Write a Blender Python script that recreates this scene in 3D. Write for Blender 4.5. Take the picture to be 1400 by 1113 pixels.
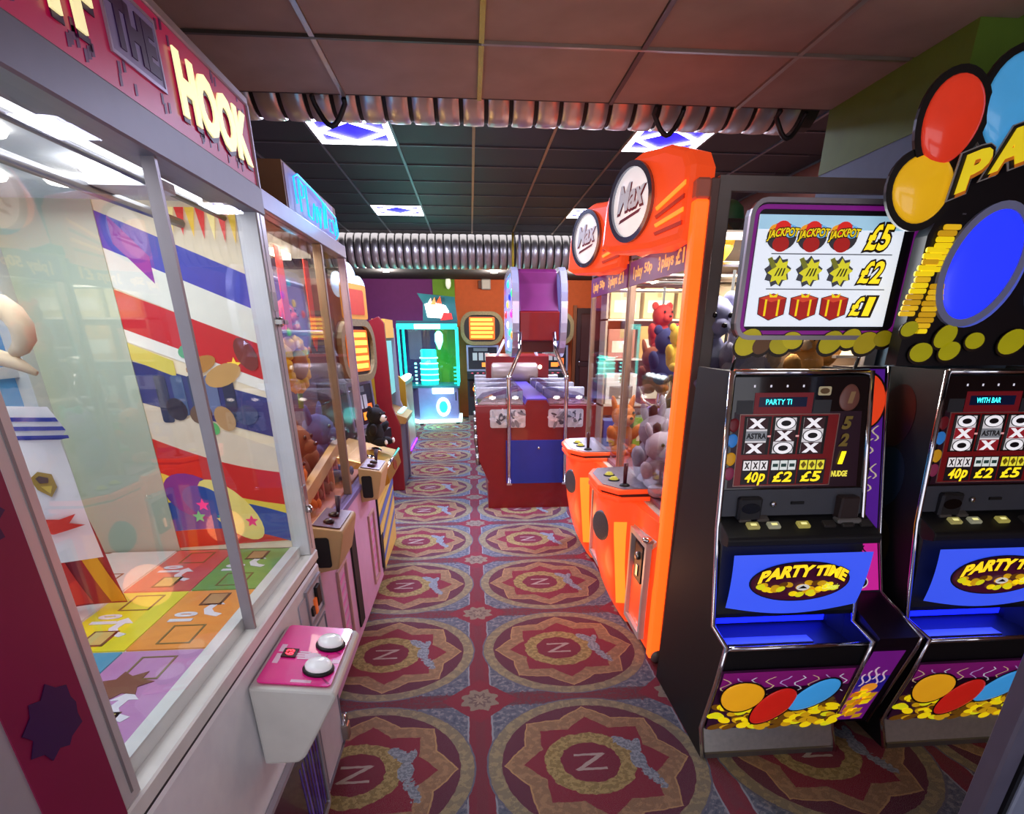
import bpy, bmesh, math, random
from mathutils import Vector, Matrix
random.seed(7)
for o in list(bpy.data.objects): bpy.data.objects.remove(o)
scn = bpy.context.scene
COL = scn.collection
# ------------------------------------------------------------------ camera, world, exposure
YAW, PITCH, ROLL, CAMH, FPX, PCX, PCY = .084, .4235, .0009, 1.617, 789.57, 715.72, 812.93
cam = bpy.data.cameras.new('camera'); camo = bpy.data.objects.new('camera', cam); COL.objects.link(camo)
_f = Vector((math.sin(YAW)*math.cos(PITCH), math.cos(YAW)*math.cos(PITCH), -math.sin(PITCH)))
_r0 = Vector((math.cos(YAW), -math.sin(YAW), 0)); _u0 = _r0.cross(_f)
_r = _r0*math.cos(ROLL)+_u0*math.sin(ROLL); _u = -_r0*math.sin(ROLL)+_u0*math.cos(ROLL)
camo.matrix_world = Matrix(((_r.x,_u.x,-_f.x,0),(_r.y,_u.y,-_f.y,0),(_r.z,_u.z,-_f.z,CAMH),(0,0,0,1)))
cam.sensor_fit = 'HORIZONTAL'; cam.sensor_width = 36; cam.lens = FPX/1400*36
cam.shift_x = (700-PCX)/1400; cam.shift_y = (PCY-556.5)/1400
cam.clip_start = .05; cam.clip_end = 100
scn.camera = camo
w = bpy.data.worlds.new('world'); scn.world = w; w.use_nodes = True
w.node_tree.nodes['Background'].inputs[0].default_value = (.80, .78, .86, 1)
w.node_tree.nodes['Background'].inputs[1].default_value = 1.5
scn.view_settings.view_transform = 'Standard'; scn.view_settings.look = 'None'
scn.view_settings.exposure = 0.25; scn.view_settings.gamma = 1

# ------------------------------------------------------------------ materials
def lin(h):
    h = h.lstrip('#'); out = []
    for i in (0,2,4):
        v = int(h[i:i+2],16)/255; out.append(v/12.92 if v <= .04045 else ((v+.055)/1.055)**2.4)
    return tuple(out)+(1,)
_m = {}
def m(hexc, rough=.5, metal=0, e=0, ns=14, nv=.12, name=None, ec=None, coat=0, alpha=None):
    key = (hexc, rough, metal, e, ns, nv, name, ec, coat)
    if key in _m: return _m[key]
    mt = bpy.data.materials.new(name or ('paint_' if not e else 'lit_')+hexc.strip('#')); mt.use_nodes = True
    nt = mt.node_tree; b = nt.nodes['Principled BSDF']
    tc = nt.nodes.new('ShaderNodeTexCoord'); nz = nt.nodes.new('ShaderNodeTexNoise'); nz.inputs['Scale'].default_value = ns
    nz.inputs['Detail'].default_value = 3
    nt.links.new(tc.outputs['Object'], nz.inputs['Vector'])
    rp = nt.nodes.new('ShaderNodeMix'); rp.data_type = 'RGBA'
    c = lin(hexc)
    rp.inputs['A'].default_value = tuple(x*(1-nv) for x in c[:3])+(1,)
    rp.inputs['B'].default_value = tuple(min(1, x*(1+nv)) for x in c[:3])+(1,)
    nt.links.new(nz.outputs[0], rp.inputs['Factor'])
    nt.links.new(rp.outputs['Result'], b.inputs['Base Color'])
    b.inputs['Roughness'].default_value = rough; b.inputs['Metallic'].default_value = metal
    b.inputs['Coat Weight'].default_value = coat
    if e:
        if ec: b.inputs['Emission Color'].default_value = lin(ec)
        else: nt.links.new(rp.outputs['Result'], b.inputs['Emission Color'])
        b.inputs['Emission Strength'].default_value = e
    _m[key] = mt
    return mt
def glass(name, tint='#ffffff', refl=.014, rough=.02, fk=.28):
    if name in _m: return _m[name]
    mt = bpy.data.materials.new(name); mt.use_nodes = True; nt = mt.node_tree
    nt.nodes.remove(nt.nodes['Principled BSDF'])
    out = nt.nodes['Material Output']
    tr = nt.nodes.new('ShaderNodeBsdfTransparent'); tr.inputs[0].default_value = lin(tint)
    gl = nt.nodes.new('ShaderNodeBsdfGlossy'); gl.inputs['Roughness'].default_value = rough
    fr = nt.nodes.new('ShaderNodeFresnel'); fr.inputs[0].default_value = 1.45
    nz = nt.nodes.new('ShaderNodeTexNoise'); nz.inputs['Scale'].default_value = 3
    ad = nt.nodes.new('ShaderNodeMath'); ad.operation = 'MULTIPLY_ADD'
    nt.links.new(nz.outputs[0], ad.inputs[0]); ad.inputs[1].default_value = refl
    fm = nt.nodes.new('ShaderNodeMath'); fm.operation = 'MULTIPLY'; fm.inputs[1].default_value = fk
    nt.links.new(fr.outputs[0], fm.inputs[0]); nt.links.new(fm.outputs[0], ad.inputs[2])
    mx = nt.nodes.new('ShaderNodeMixShader')
    nt.links.new(ad.outputs[0], mx.inputs[0]); nt.links.new(tr.outputs[0], mx.inputs[1]); nt.links.new(gl.outputs[0], mx.inputs[2])
    nt.links.new(mx.outputs[0], out.inputs[0]); _m[name] = mt
    return mt
GLASS = glass('clear_glass')
CHROME = m('#e6e6ea', .12, 1, name='chrome'); STEEL = m('#b9b6ae', .3, 1, name='brushed_steel', ns=60)
BLACK = m('#0b0a0c', .6, name='black_laminate'); BLACK2 = m('#17171a', .5, name='black_plastic')
ALU = m('#c6c8cf', .35, .5, name='aluminium_profile'); WHITE = m('#e4e4ec', .4, name='white_paint')

class X:                      # shader maths written as expressions
    nt = None
    def __init__(s, v): s.v = v
    @staticmethod
    def op(o, *a, clamp=False):
        n = X.nt.nodes.new('ShaderNodeMath'); n.operation = o; n.use_clamp = clamp
        for i, q in enumerate(a):
            q = q.v if isinstance(q, X) else q
            if isinstance(q, (int, float)): n.inputs[i].default_value = q
            else: X.nt.links.new(q, n.inputs[i])
        return X(n.outputs[0])
    def __add__(s, o): return X.op('ADD', s, o)
    __radd__ = __add__
    def __sub__(s, o): return X.op('SUBTRACT', s, o)
    def __rsub__(s, o): return X.op('SUBTRACT', o, s)
    def __mul__(s, o): return X.op('MULTIPLY', s, o)
    __rmul__ = __mul__
    def __truediv__(s, o): return X.op('DIVIDE', s, o)
    def __lt__(s, o): return X.op('LESS_THAN', s, o)
    def __gt__(s, o): return X.op('GREATER_THAN', s, o)
def xabs(a): return X.op('ABSOLUTE', a)
def xmax(a, b): return X.op('MAXIMUM', a, b)
def xmin(a, b): return X.op('MINIMUM', a, b)
def xlen(a, b): return X.op('SQRT', a*a+b*b)
def ell(u, v, cx, cy, rx, ry, rot=0):
    du, dv = u-cx, v-cy
    if rot:
        c, s = math.cos(rot), math.sin(rot); du, dv = du*c+dv*s, dv*c-du*s
    return xlen(du*(1/rx), dv*(1/ry)) < 1
def layer(base, mask, col):
    n = X.nt.nodes.new('ShaderNodeMix'); n.data_type = 'RGBA'
    X.nt.links.new(mask.v, n.inputs['Factor'])
    for k, q in (('A', base), ('B', col)):
        if isinstance(q, str): n.inputs[k].default_value = lin(q)
        else: X.nt.links.new(q, n.inputs[k])
    return n.outputs['Result']
def noise(vec, scale, detail=2):
    n = X.nt.nodes.new('ShaderNodeTexNoise'); n.inputs['Scale'].default_value = scale; n.inputs['Detail'].default_value = detail
    X.nt.links.new(vec, n.inputs['Vector']); return X(n.outputs[0])
def start(name, coord='Position'):
    mt = bpy.data.materials.new(name); mt.use_nodes = True; X.nt = mt.node_tree
    if coord == 'Position':
        g = X.nt.nodes.new('ShaderNodeNewGeometry'); p = g.outputs['Position']
    else:
        g = X.nt.nodes.new('ShaderNodeTexCoord'); p = g.outputs['Object']
    s = X.nt.nodes.new('ShaderNodeSeparateXYZ'); X.nt.links.new(p, s.inputs[0])
    return mt, p, X(s.outputs[0]), X(s.outputs[1]), X(s.outputs[2])
def carpet_material():
    mt, P, px, py, pz = start('patterned_carpet')
    S = .9606
    wob = (noise(P, 22)-.5)*.012; wob2 = (noise(P, 37)-.5)*.012
    a = (px+.0139)/S; b = (py-2.3514)/S
    u = X.op('FRACT', a)-.5+wob; v = X.op('FRACT', b)-.5+wob2
    r = xlen(u, v); th = X.op('ARCTAN2', v, u)
    phi = X.op('PINGPONG', th*(8/math.pi)+16, 1)          # 0 at a cusp, 1 between two cusps
    leaf = noise(P, 42, 3)
    bg = layer('#5c6474', leaf > .55, '#7d8088')
    bg = layer(bg, leaf < .42, '#4a5468')
    # red bands between the medallions
    eu = .5-xabs(u); ev = .5-xabs(v)
    bg = layer(bg, ev < .055, '#5a3a46'); bg = layer(bg, (noise(P, 60, 1)+xabs(ev-.02)*6) < .62, '#6c2c3a')
    bg = layer(bg, eu < .060, '#8a929c'); bg = layer(bg, eu < .052, '#74283a'); bg = layer(bg, eu < .022, '#6e2c3c')
    dn = eu+ev
    bg = layer(bg, dn < .19, '#7c2438'); rn = xlen(eu, ev)+(noise(P, 50)-.5)*.03+.012*X.op('COSINE', X.op('ARCTAN2', ev, eu)*8); bg = layer(bg, rn < .088, '#857a6c'); bg = layer(bg, rn < .05, '#6a5a56'); bg = layer(bg, rn < .028, '#8d8070')
    # medallion
    ring = layer('#7d7560', noise(P, 30) > .52, '#918768')
    c = layer(bg, r < .478, '#5e6172'); c = layer(c, r < .470, ring); c = layer(c, r < .412, '#5a2a3e')
    curve = X.op('POWER', phi, .75)
    star = .405-.075*curve
    tanc = layer('#866a50', noise(P, 34) > .53, '#98795a')
    c = layer(c, r < star, '#ac8a60'); c = layer(c, r < star-.008, tanc)
    c = layer(c, r < star-.085, '#7c2438')
    # wreath, eagle, rotated letter
    uw = u+.03; rw = xlen(uw, v)+(noise(P, 26)-.5)*.03
    wc = layer('#a08e5c', noise(P, 45) > .5, '#857448')
    c = layer(c, rw < .198, wc); c = layer(c, rw < .128, '#702238')
    bar = xmax((xabs(xabs(v)-.046) < .007)*(xabs(uw) < .066), (xabs(v-uw*.80) < .012)*(xabs(v) < .048))
    c = layer(c, bar, '#a79a92')
    eg = noise(P, 70)
    ec = layer('#6f7a86', eg > .5, '#8d97a0')
    rag = (noise(P, 55)-.5)*.05; e1 = ell(u+rag, v, .150, .105, .030, .075, .75); e2 = ell(u, v+rag, .180, .0, .034, .06); e3 = ell(u+rag, v+rag, .215, -.105, .024, .085, .45); e4 = ell(u, v+rag, .195, .095, .02, .05, -.3)
    c = layer(c, xmax(xmax(e1, e2), xmax(e3, e4)), ec)
    fine = noise(P, 420, 1)
    c = layer(c, (fine > .56)*.18, '#c9c2b8'); c = layer(c, (fine < .44)*.3, '#1d1820')
    bs = X.nt.nodes['Principled BSDF']; X.nt.links.new(c, bs.inputs['Base Color']); bs.inputs['Roughness'].default_value = .95
    bs.inputs['Specular IOR Level'].default_value = .1
    bp = X.nt.nodes.new('ShaderNodeBump'); bp.inputs['Strength'].default_value = .35; bp.inputs['Distance'].default_value = .004
    X.nt.links.new(fine.v, bp.inputs['Height']); X.nt.links.new(bp.outputs[0], bs.inputs['Normal'])
    return mt

# ------------------------------------------------------------------ mesh helpers
WO = {}
def _link(name, me, mat, parent, smooth=False):
    if not me.materials: me.materials.append(mat)
    vs = [v.co for v in me.vertices]
    if vs:
        lo = Vector([min(v[i] for v in vs) for i in range(3)]); hi = Vector([max(v[i] for v in vs) for i in range(3)])
        c = (lo+hi)/2
        if parent is None: c.z = lo.z
    else: c = Vector()
    me.transform(Matrix.Translation(-c))
    if smooth:
        me.polygons.foreach_set('use_smooth', [True]*len(me.polygons))
    o = bpy.data.objects.new(name, me); COL.objects.link(o)
    WO[o] = c
    if parent is not None:
        o.parent = parent; o.location = c-WO[parent]
    else: o.location = c
    return o
def mk(name, vs, fs, mat, parent=None, smooth=False):
    me = bpy.data.meshes.new(name); me.from_pydata([tuple(v) for v in vs], [], fs); me.update()
    return _link(name, me, mat, parent, smooth)
def bm2(name, bm, mat, parent=None, smooth=False):
    me = bpy.data.meshes.new(name); bm.normal_update(); bm.to_mesh(me); bm.free()
    return _link(name, me, mat, parent, smooth)
def T(name, label, cat, loc, group=None):
    o = bpy.data.objects.new(name, None); COL.objects.link(o); o.location = loc; o.empty_display_size = .1
    WO[o] = Vector(loc); tag(o, label, cat, group); return o
def tag(o, label=None, cat=None, group=None, kind=None):
    if label: o['label'] = label
    if cat: o['category'] = cat
    if group: o['group'] = group
    if kind: o['kind'] = kind
    return o
def box(name, x, y, z, mat, parent=None, bev=0, seg=1):
    bm = bmesh.new(); bmesh.ops.create_cube(bm, size=1)
    for v in bm.verts: v.co = Vector(((x[0]+x[1])/2+v.co.x*(x[1]-x[0]), (y[0]+y[1])/2+v.co.y*(y[1]-y[0]), (z[0]+z[1])/2+v.co.z*(z[1]-z[0])))
    if bev: bmesh.ops.bevel(bm, geom=bm.edges[:], offset=bev, segments=seg, affect='EDGES', profile=.5)
    return bm2(name, bm, mat, parent)
class Fr:                     # a flat frame: origin o, axes u (right), v (up), n (towards the viewer)
    def __init__(s, o, u, v): s.o = Vector(o); s.u = Vector(u).normalized(); s.v = Vector(v).normalized(); s.n = s.u.cross(s.v)
    def p(s, a, b, c=0): return s.o+s.u*a+s.v*b+s.n*c
def sheet(name, fr, poly, mat, parent=None, w=0, t=.002, bev=0):
    n = len(poly)
    vs = [fr.p(a, b, w) for a, b in poly]+[fr.p(a, b, w+t) for a, b in poly]
    ar = sum(poly[i][0]*poly[(i+1) % n][1]-poly[(i+1) % n][0]*poly[i][1] for i in range(n))
    idx = list(range(n)) if ar > 0 else list(range(n))[::-1]
    fs = [idx[::-1], [i+n for i in idx]]
    for k in range(n):
        a, b = idx[k], idx[(k+1) % n]; fs.append([a, b, b+n, a+n])
    if bev:
        bm = bmesh.new(); bv = [bm.verts.new(v) for v in vs]
        for f in fs: bm.faces.new([bv[i] for i in f])
        bm.normal_update()
        top = bm.faces[:]; bm.faces.ensure_lookup_table()
        bmesh.ops.bevel(bm, geom=list(bm.faces[1].edges), offset=bev, segments=2, affect='EDGES', profile=.5)
        return bm2(name, bm, mat, parent)
    return mk(name, vs, fs, mat, parent)
def rect(a0, a1, b0, b1): return [(a0, b0), (a1, b0), (a1, b1), (a0, b1)]
def rrect(a0, a1, b0, b1, r, k=4):
    out = []
    for cx, cy, s in ((a1-r, b0+r, -90), (a1-r, b1-r, 0), (a0+r, b1-r, 90), (a0+r, b0+r, 180)):
        for i in range(k+1):
            t = math.radians(s+90*i/k); out.append((cx+r*math.cos(t), cy+r*math.sin(t)))
    return out
def oval(cx, cy, rx, ry, k=24, rot=0, egg=0):
    out = []
    for i in range(k):
        t = 2*math.pi*i/k; x, y = rx*math.cos(t)*(1+egg*math.sin(t)), ry*math.sin(t)
        out.append((cx+x*math.cos(rot)-y*math.sin(rot), cy+x*math.sin(rot)+y*math.cos(rot)))
    return out
def star(cx, cy, r0, r1, k, rot=0):
    return [(cx+(r0 if i % 2 == 0 else r1)*math.cos(rot+math.pi*i/k), cy+(r0 if i % 2 == 0 else r1)*math.sin(rot+math.pi*i/k)) for i in range(2*k)]
def frame(name, fr, a0, a1, b0, b1, t, mat, parent=None, w=0, d=.02, r=0):
    if r: o_, i_ = rrect(a0, a1, b0, b1, r), rrect(a0+t, a1-t, b0+t, b1-t, max(r-t, .004))
    else: o_, i_ = rect(a0, a1, b0, b1), rect(a0+t, a1-t, b0+t, b1-t)
    return ringp(name, fr, o_, i_, mat, parent, w, d)
def ringp(name, fr, o_, i_, mat, parent=None, w=0, d=.02):
    n = len(o_); vs = []
    for h in (w, w+d):
        vs += [fr.p(a, b, h) for a, b in o_]+[fr.p(a, b, h) for a, b in i_]
    fs = []
    for k in range(n):
        j = (k+1) % n
        fs += [[2*n+k, 2*n+j, 3*n+j, 3*n+k], [k, n+k, n+j, j], [k, j, 2*n+j, 2*n+k], [n+k, 3*n+k, 3*n+j, n+j]]
    return mk(name, vs, fs, mat, parent)
def prism(name, axis, poly, a, b, mat, parent=None, bev=0):
    # polygon in the two other axes (x: (y,z); y: (x,z); z: (x,y)) swept from a to b
    def P(q, h): return (h, q[0], q[1]) if axis == 'x' else ((q[0], h, q[1]) if axis == 'y' else (q[0], q[1], h))
    n = len(poly); vs = [P(q, a) for q in poly]+[P(q, b) for q in poly]
    fs = [list(range(n))[::-1], list(range(n, 2*n))]+[[k, (k+1) % n, (k+1) % n+n, k+n] for k in range(n)]
    bm = bmesh.new(); bv = [bm.verts.new(v) for v in vs]
    for f in fs: bm.faces.new([bv[i] for i in f])
    bmesh.ops.recalc_face_normals(bm, faces=bm.faces[:])
    if bev: bmesh.ops.bevel(bm, geom=bm.edges[:], offset=bev, segments=2, affect='EDGES', profile=.5)
    return bm2(name, bm, mat, parent)
def tube(name, pts, r, mat, parent=None, k=8, closed=False):
    pts = [Vector(p) for p in pts]; n = len(pts); rr = r if isinstance(r, (list, tuple)) else [r]*n
    vs, fs = [], []
    up = None
    for i, p in enumerate(pts):
        d = (pts[(i+1) % n]-pts[i-1]) if closed else (pts[min(i+1, n-1)]-pts[max(i-1, 0)])
        d = d.normalized()
        if up is None:
            up = Vector((0, 0, 1)) if abs(d.z) < .9 else Vector((1, 0, 0))
        a = d.cross(up)
        if a.length < 1e-4: a = d.cross(Vector((0, 1, 0)))
        a.normalize(); b = a.cross(d).normalized(); up = b
        for j in range(k):
            t = 2*math.pi*j/k; vs.append(p+(a*math.cos(t)+b*math.sin(t))*rr[i])
    for i in range(n if closed else n-1):
        for j in range(k):
            i2 = (i+1) % n; fs.append([i*k+j, i*k+(j+1) % k, i2*k+(j+1) % k, i2*k+j])
    if not closed: fs += [list(range(k))[::-1], [(n-1)*k+j for j in range(k)]]
    return mk(name, vs, fs, mat, parent, True)
def lathe(name, prof, c, mat, parent=None, axis=(0, 0, 1), k=20, smooth=True):
    ax = Vector(axis).normalized(); a = ax.cross(Vector((1, 0, 0)) if abs(ax.x) < .9 else Vector((0, 1, 0))).normalized(); b = ax.cross(a)
    vs, fs = [], []
    for r, h in prof:
        for j in range(k):
            t = 2*math.pi*j/k; vs.append(Vector(c)+ax*h+(a*math.cos(t)+b*math.sin(t))*r)
    for i in range(len(prof)-1):
        for j in range(k): fs.append([i*k+j, i*k+(j+1) % k, (i+1)*k+(j+1) % k, (i+1)*k+j])
    fs += [list(range(k))[::-1], [(len(prof)-1)*k+j for j in range(k)]]
    return mk(name, vs, fs, mat, parent, smooth)
def blob(name, c, r, mat, parent=None, rot=(0, 0, 0), sub=2, fn=None):
    bm = bmesh.new(); bmesh.ops.create_icosphere(bm, subdivisions=sub, radius=1)
    from mathutils import Euler
    R = Euler(rot).to_matrix()
    for v in bm.verts:
        q = v.co.copy()
        if fn: q = fn(q)
        v.co = R @ Vector((q.x*r[0], q.y*r[1], q.z*r[2]))+Vector(c)
    return bm2(name, bm, mat, parent, True)
def dome(name, fr, cx, cy, rx, ry, h, mat, parent=None, w=0, rot=0, k=24, rings=5, egg=0):
    # a shallow pillow on a frame: rounded balloons, buttons, lenses
    vs, fs = [], []
    for i in range(rings):
        t = i/rings*math.pi/2
        for (a, b) in oval(cx, cy, rx*math.cos(t), ry*math.cos(t), k, rot, egg): vs.append(fr.p(a, b, w+h*math.sin(t)))
    vs.append(fr.p(cx, cy, w+h))
    for i in range(rings-1):
        for j in range(k): fs.append([i*k+j, i*k+(j+1) % k, (i+1)*k+(j+1) % k, (i+1)*k+j])
    for j in range(k): fs.append([(rings-1)*k+j, (rings-1)*k+(j+1) % k, rings*k])
    fs.append(list(range(k))[::-1])
    return mk(name, vs, fs, mat, parent, True)
_tx = {}
def textmesh(s, off):
    if (s, off) in _tx: return _tx[(s, off)]
    cu = bpy.data.curves.new('t', 'FONT'); cu.body = s; cu.size = 1; cu.offset = off; cu.extrude = .5; cu.resolution_u = 3
    ob = bpy.data.objects.new('t', cu); me = ob.to_mesh()
    vs = [v.co.copy() for v in me.vertices]; fs = [list(p.vertices) for p in me.polygons]
    ob.to_mesh_clear(); bpy.data.objects.remove(ob); bpy.data.curves.remove(cu)
    _tx[(s, off)] = (vs, fs); return vs, fs
def text(name, s, fr, a0, a1, b0, b1, mat, parent=None, w=0, t=.002, off=.02, slant=0, bend=0, rise=0, off0=None):
    # letters stretched into a box on a frame; off0 keeps an outline aligned with its lettering
    vs, fs = textmesh(s, off)
    ref = textmesh(s, off if off0 is None else off0)[0]
    x0, x1 = min(v.x for v in ref), max(v.x for v in ref); y0, y1 = min(v.y for v in ref), max(v.y for v in ref)
    out = []
    for q in vs:
        p = (q.x-x0)/(x1-x0); h = (q.y-y0)/(y1-y0)
        b = b0+(b1-b0)*h+bend*(1-(2*p-1)**2)+rise*p
        out.append(fr.p(a0+(a1-a0)*p+slant*(b-b0), b, w+t*(q.z+.5)))
    return mk(name, out, fs, mat, parent)
def pound(name, fr, num, a0, a1, b0, b1, parent, w, col='#f2d21c', edge='#2a1408', e=.6, slant=.25):
    for k, ch in enumerate(num):
        q0, q1 = a0+(a1-a0)*k/len(num), a0+(a1-a0)*(k+.90)/len(num)
        if ch == '1': q0 += (q1-q0)*.2; q1 -= (q1-q0)*.15
        d = (b1-b0)*.28 if ch == 'p' else 0; B1 = b1-d*.6; B0 = b0-d
        text(name+'_outline', ch, fr, q0, q1, B0, B1, m(edge, .5), parent, w, .001, .10, slant, off0=.03)
        text(name, ch, fr, q0, q1, B0, B1, m(col, .5, e=e), parent, w+.0012, .001, .03, slant)
def grid(name, fn, nu, nv, mat, parent=None, smooth=True):
    vs = [fn(i/nu, j/nv) for j in range(nv+1) for i in range(nu+1)]
    fs = [[j*(nu+1)+i, j*(nu+1)+i+1, (j+1)*(nu+1)+i+1, (j+1)*(nu+1)+i] for j in range(nv) for i in range(nu)]
    return mk(name, vs, fs, mat, parent, smooth)
def lamp(name, kind, loc, energy, color, parent=None, size=.3, sy=None, rot=(0, 0, 0)):
    d = bpy.data.lights.new(name, kind); d.energy = energy; d.color = color
    if kind == 'AREA':
        d.size = size
        if sy: d.shape = 'RECTANGLE'; d.size_y = sy
    else: d.shadow_soft_size = size
    o = bpy.data.objects.new(name, d); COL.objects.link(o); o.rotation_euler = rot
    if parent is not None: o.parent = parent; o.location = Vector(loc)-WO[parent]
    else: o.location = loc
    return o

# ================================================================== SETTING
def struct(o): o['kind'] = 'structure'; return o
def inst(name, src, loc, parent):
    o = bpy.data.objects.new(name, src.data); COL.objects.link(o)
    WO[o] = Vector(loc); o.parent = parent; o.location = Vector(loc)-WO[parent]; return o
floor = struct(box('floor', (-2.6, 3.2), (-2.2, 13.1), (-.05, 0), carpet_material()))
# --- near ceiling: grimy brown tiles on a metal grid
TN = .6261; XN = .0787; YN = 2.856
ceil1 = struct(box('ceiling', (-2.6, 3.2), (-2.2, 3.445), (2.66, 2.72), m('#2a2322', .9)))
tile_m = m('#a39084', .9, ns=5, nv=.22, name='grimy_ceiling_tile')
t0 = None
for i in range(-5, 6):
    for j in range(-7, 1):
        x0, y0 = XN+i*TN, YN+j*TN
        y1 = min(y0+TN, 3.44)
        if x0 < -2.6 or x0+TN > 3.2 or y0 < -2.2 or (x0 > 1.75 and j >= -1): continue
        g = .008
        if j == 0: box('ceiling_tile', (x0+g, x0+TN-g), (y0+g, y1), (2.628, 2.66), tile_m, ceil1)
        elif t0 is None: t0 = box('ceiling_tile', (x0+g, x0+TN-g), (y0+g, y1-g), (2.628, 2.66), tile_m, ceil1)
        else: inst('ceiling_tile', t0, (x0+TN/2, y0+TN/2, 2.644), ceil1)
bar_dark = m('#4a4038', .45, .6, name='dull_grid_bar'); bar_gold = m('#d9c23a', .22, 1, name='brass_grid_bar'); bar_sil = m('#a69d92', .35, .8, name='silver_grid_bar')
for i in range(-4, 6):
    x = XN+i*TN
    if x > 3.1: continue
    box('grid_bar', (x-.010, x+.010), (-2.2, 3.44 if x < 1.78 else 2.4), (2.618, 2.632), bar_gold if i == 0 else (bar_sil if i in (-1, 2) else bar_dark), ceil1)
for j in range(-7, 1):
    y = YN+j*TN
    box('grid_bar', (-2.6, XN), (y-.008, y+.008), (2.617, 2.632), bar_dark, ceil1)
    box('grid_bar', (XN, 1.79), (y-.008, y+.008), (2.617, 2.632), bar_sil, ceil1)
struct(box('trim_1', (-2.6, 1.8), (3.44, 3.46), (2.63, 3.06), m('#3a302c', .8)))
# --- raised black ceiling
XF = .075; YF = 5.7413; TF = .6
ceil2 = struct(box('ceiling', (-2.6, 3.2), (3.46, 10.12), (3.02, 3.08), m('#0c0d10', .8)))
blk = m('#16181d', .55, ns=3, nv=.25, name='black_ceiling_tile')
LIT = {(-2, -1), (2, -1), (-2, 4), (2, 4)}
t0 = None
for i in range(-4, 5):
    for j in range(-3, 7):
        x0, y0 = XF+i*TF, YF+j*TF
        if (i, j) in LIT: continue
        if t0 is None: t0 = box('ceiling_tile', (x0+.007, x0+TF-.007), (y0+.007, y0+TF-.007), (2.998, 3.02), blk, ceil2)
        else: inst('ceiling_tile', t0, (x0+TF/2, y0+TF/2, 3.009), ceil2)
bar_copper = m('#a08468', .35, .8, name='warm_grid_bar'); bar_grey = m('#7f8288', .4, .8, name='grey_grid_bar')
for i in range(-4, 6):
    x = XF+i*TF; box('grid_bar', (x-.011, x+.011), (3.9, 10.1), (2.988, 3.0), bar_copper if i in (0, 1, 2) else bar_grey, ceil2)
for j in range(-3, 8):
    y = YF+j*TF; box('grid_bar', (-2.3, 2.9), (y-.007, y+.007), (2.989, 3.0), bar_grey, ceil2)
# --- back section: lower black soffit, walls
struct(box('ceiling', (-2.6, 3.2), (10.55, 13.1), (2.60, 2.66), m('#0e0d10', .8)))
struct(box('trim_2', (-2.6, 3.2), (10.50, 10.56), (2.56, 3.08), m('#241d1c', .7)))
PURP = m('#6d1f6a', .7, name='purple_wall_paint'); GRN = m('#6b9a22', .7, name='green_wall_paint'); ORG = m('#c9581f', .7, name='orange_wall_paint')
struct(box('wall_back', (-2.6, -.71), (12.98, 13.08), (0, 2.6), PURP))
struct(box('wall_back', (-.71, -.28), (12.96, 13.08), (0, 2.6), GRN))
struct(box('wall_back', (-.28, 3.2), (12.98, 13.08), (0, 2.6), ORG))
struct(box('wall_left', (-2.6, -2.5), (-2.2, 13.1), (0, 3.05), m('#4b2b3a', .8)))
struct(box('wall_right', (3.1, 3.2), (-2.2, 13.1), (0, 3.05), m('#7c4630', .8)))
# painted column on the right: green above, blue-grey below
col_ = struct(box('wall_column', (1.81, 3.1), (2.52, 3.455), (2.36, 2.66), m('#5d7c1c', .75, name='olive_column_paint')))
struct(box('wall_column', (1.812, 3.1), (2.522, 3.453), (0, 2.36), m('#5d7386', .75, name='blue_grey_column_paint')))
door = struct(box('door_1', (2.18, 2.72), (12.9, 12.98), (0, 2.1), m('#3a1512', .5, name='dark_red_door')))
box('door_panel', (2.26, 2.64), (12.885, 12.9), (.2, 1.0), m('#4a1c16', .5), door, .01); box('door_panel', (2.26, 2.64), (12.885, 12.9), (1.1, 2.0), m('#4a1c16', .5), door, .01)
tube('handle', [(2.24, 12.86, 1.0), (2.24, 12.86, 1.15)], .012, CHROME, door)
box('door_frame', (2.10, 2.17), (12.9, 12.98), (0, 2.15), m('#8a4a1c', .5), door)

# --- corrugated silver ducts
duct_m = m('#cfc9c2', .36, .85, name='silver_duct_foil', ns=9, nv=.15)
def duct(label, y, z, r, x0, x1, pitch):
    t = T('ventilation_duct', label, 'duct', (x0, y, z-r))
    tube('inner_hose', [(x0, y, z), (x1, y, z)], r*.93, m('#15120f', .6), t, 20)
    n = int((x1-x0)/pitch); src = None
    for i in range(n):
        x = x0+(i+.5)*pitch
        if src is None:
            src = lathe('duct_rib', [(r*.95, -pitch*.42), (r*.985, -pitch*.40), (r*1.0, -pitch*.1), (r*1.0, pitch*.1), (r*.985, pitch*.40), (r*.95, pitch*.42)], (x, y, z), duct_m, t, (1, 0, 0), 28)
        else: inst('duct_rib', src, (x, y, z), t)
    return t
d1 = duct('corrugated silver duct under the edge of the brown tiled ceiling', 3.63, 2.735, .16, -1.35, 1.79, .122)
d2 = duct('corrugated silver duct crossing above the purple and orange back wall', 10.32, 2.77, .235, -2.4, 3.0, .12)
for i, x in enumerate((-.62, 1.0, 1.62)):
    pts = [(x+.02*math.cos(a)+i*.01, 3.5-.05*math.sin(a*.5), 2.60-.075*math.sin(a)) for a in [k*math.pi/8 for k in range(9)]]
    pts = [(x-.07, 3.43, 2.615)]+[(x-.07+.14*k/8, 3.47, 2.60-.085*math.sin(math.pi*k/8)) for k in range(9)]+[(x+.07, 3.45, 2.615)]
    tag(tube('cable_loop', pts, .012, BLACK2), ['black cable loop hanging from the ceiling edge before the left blue light panel', 'dark cable loop hanging from the ceiling edge left of the right light panel', 'dark cable loop hanging from the ceiling edge beside the green column'][i], 'cable')
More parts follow.
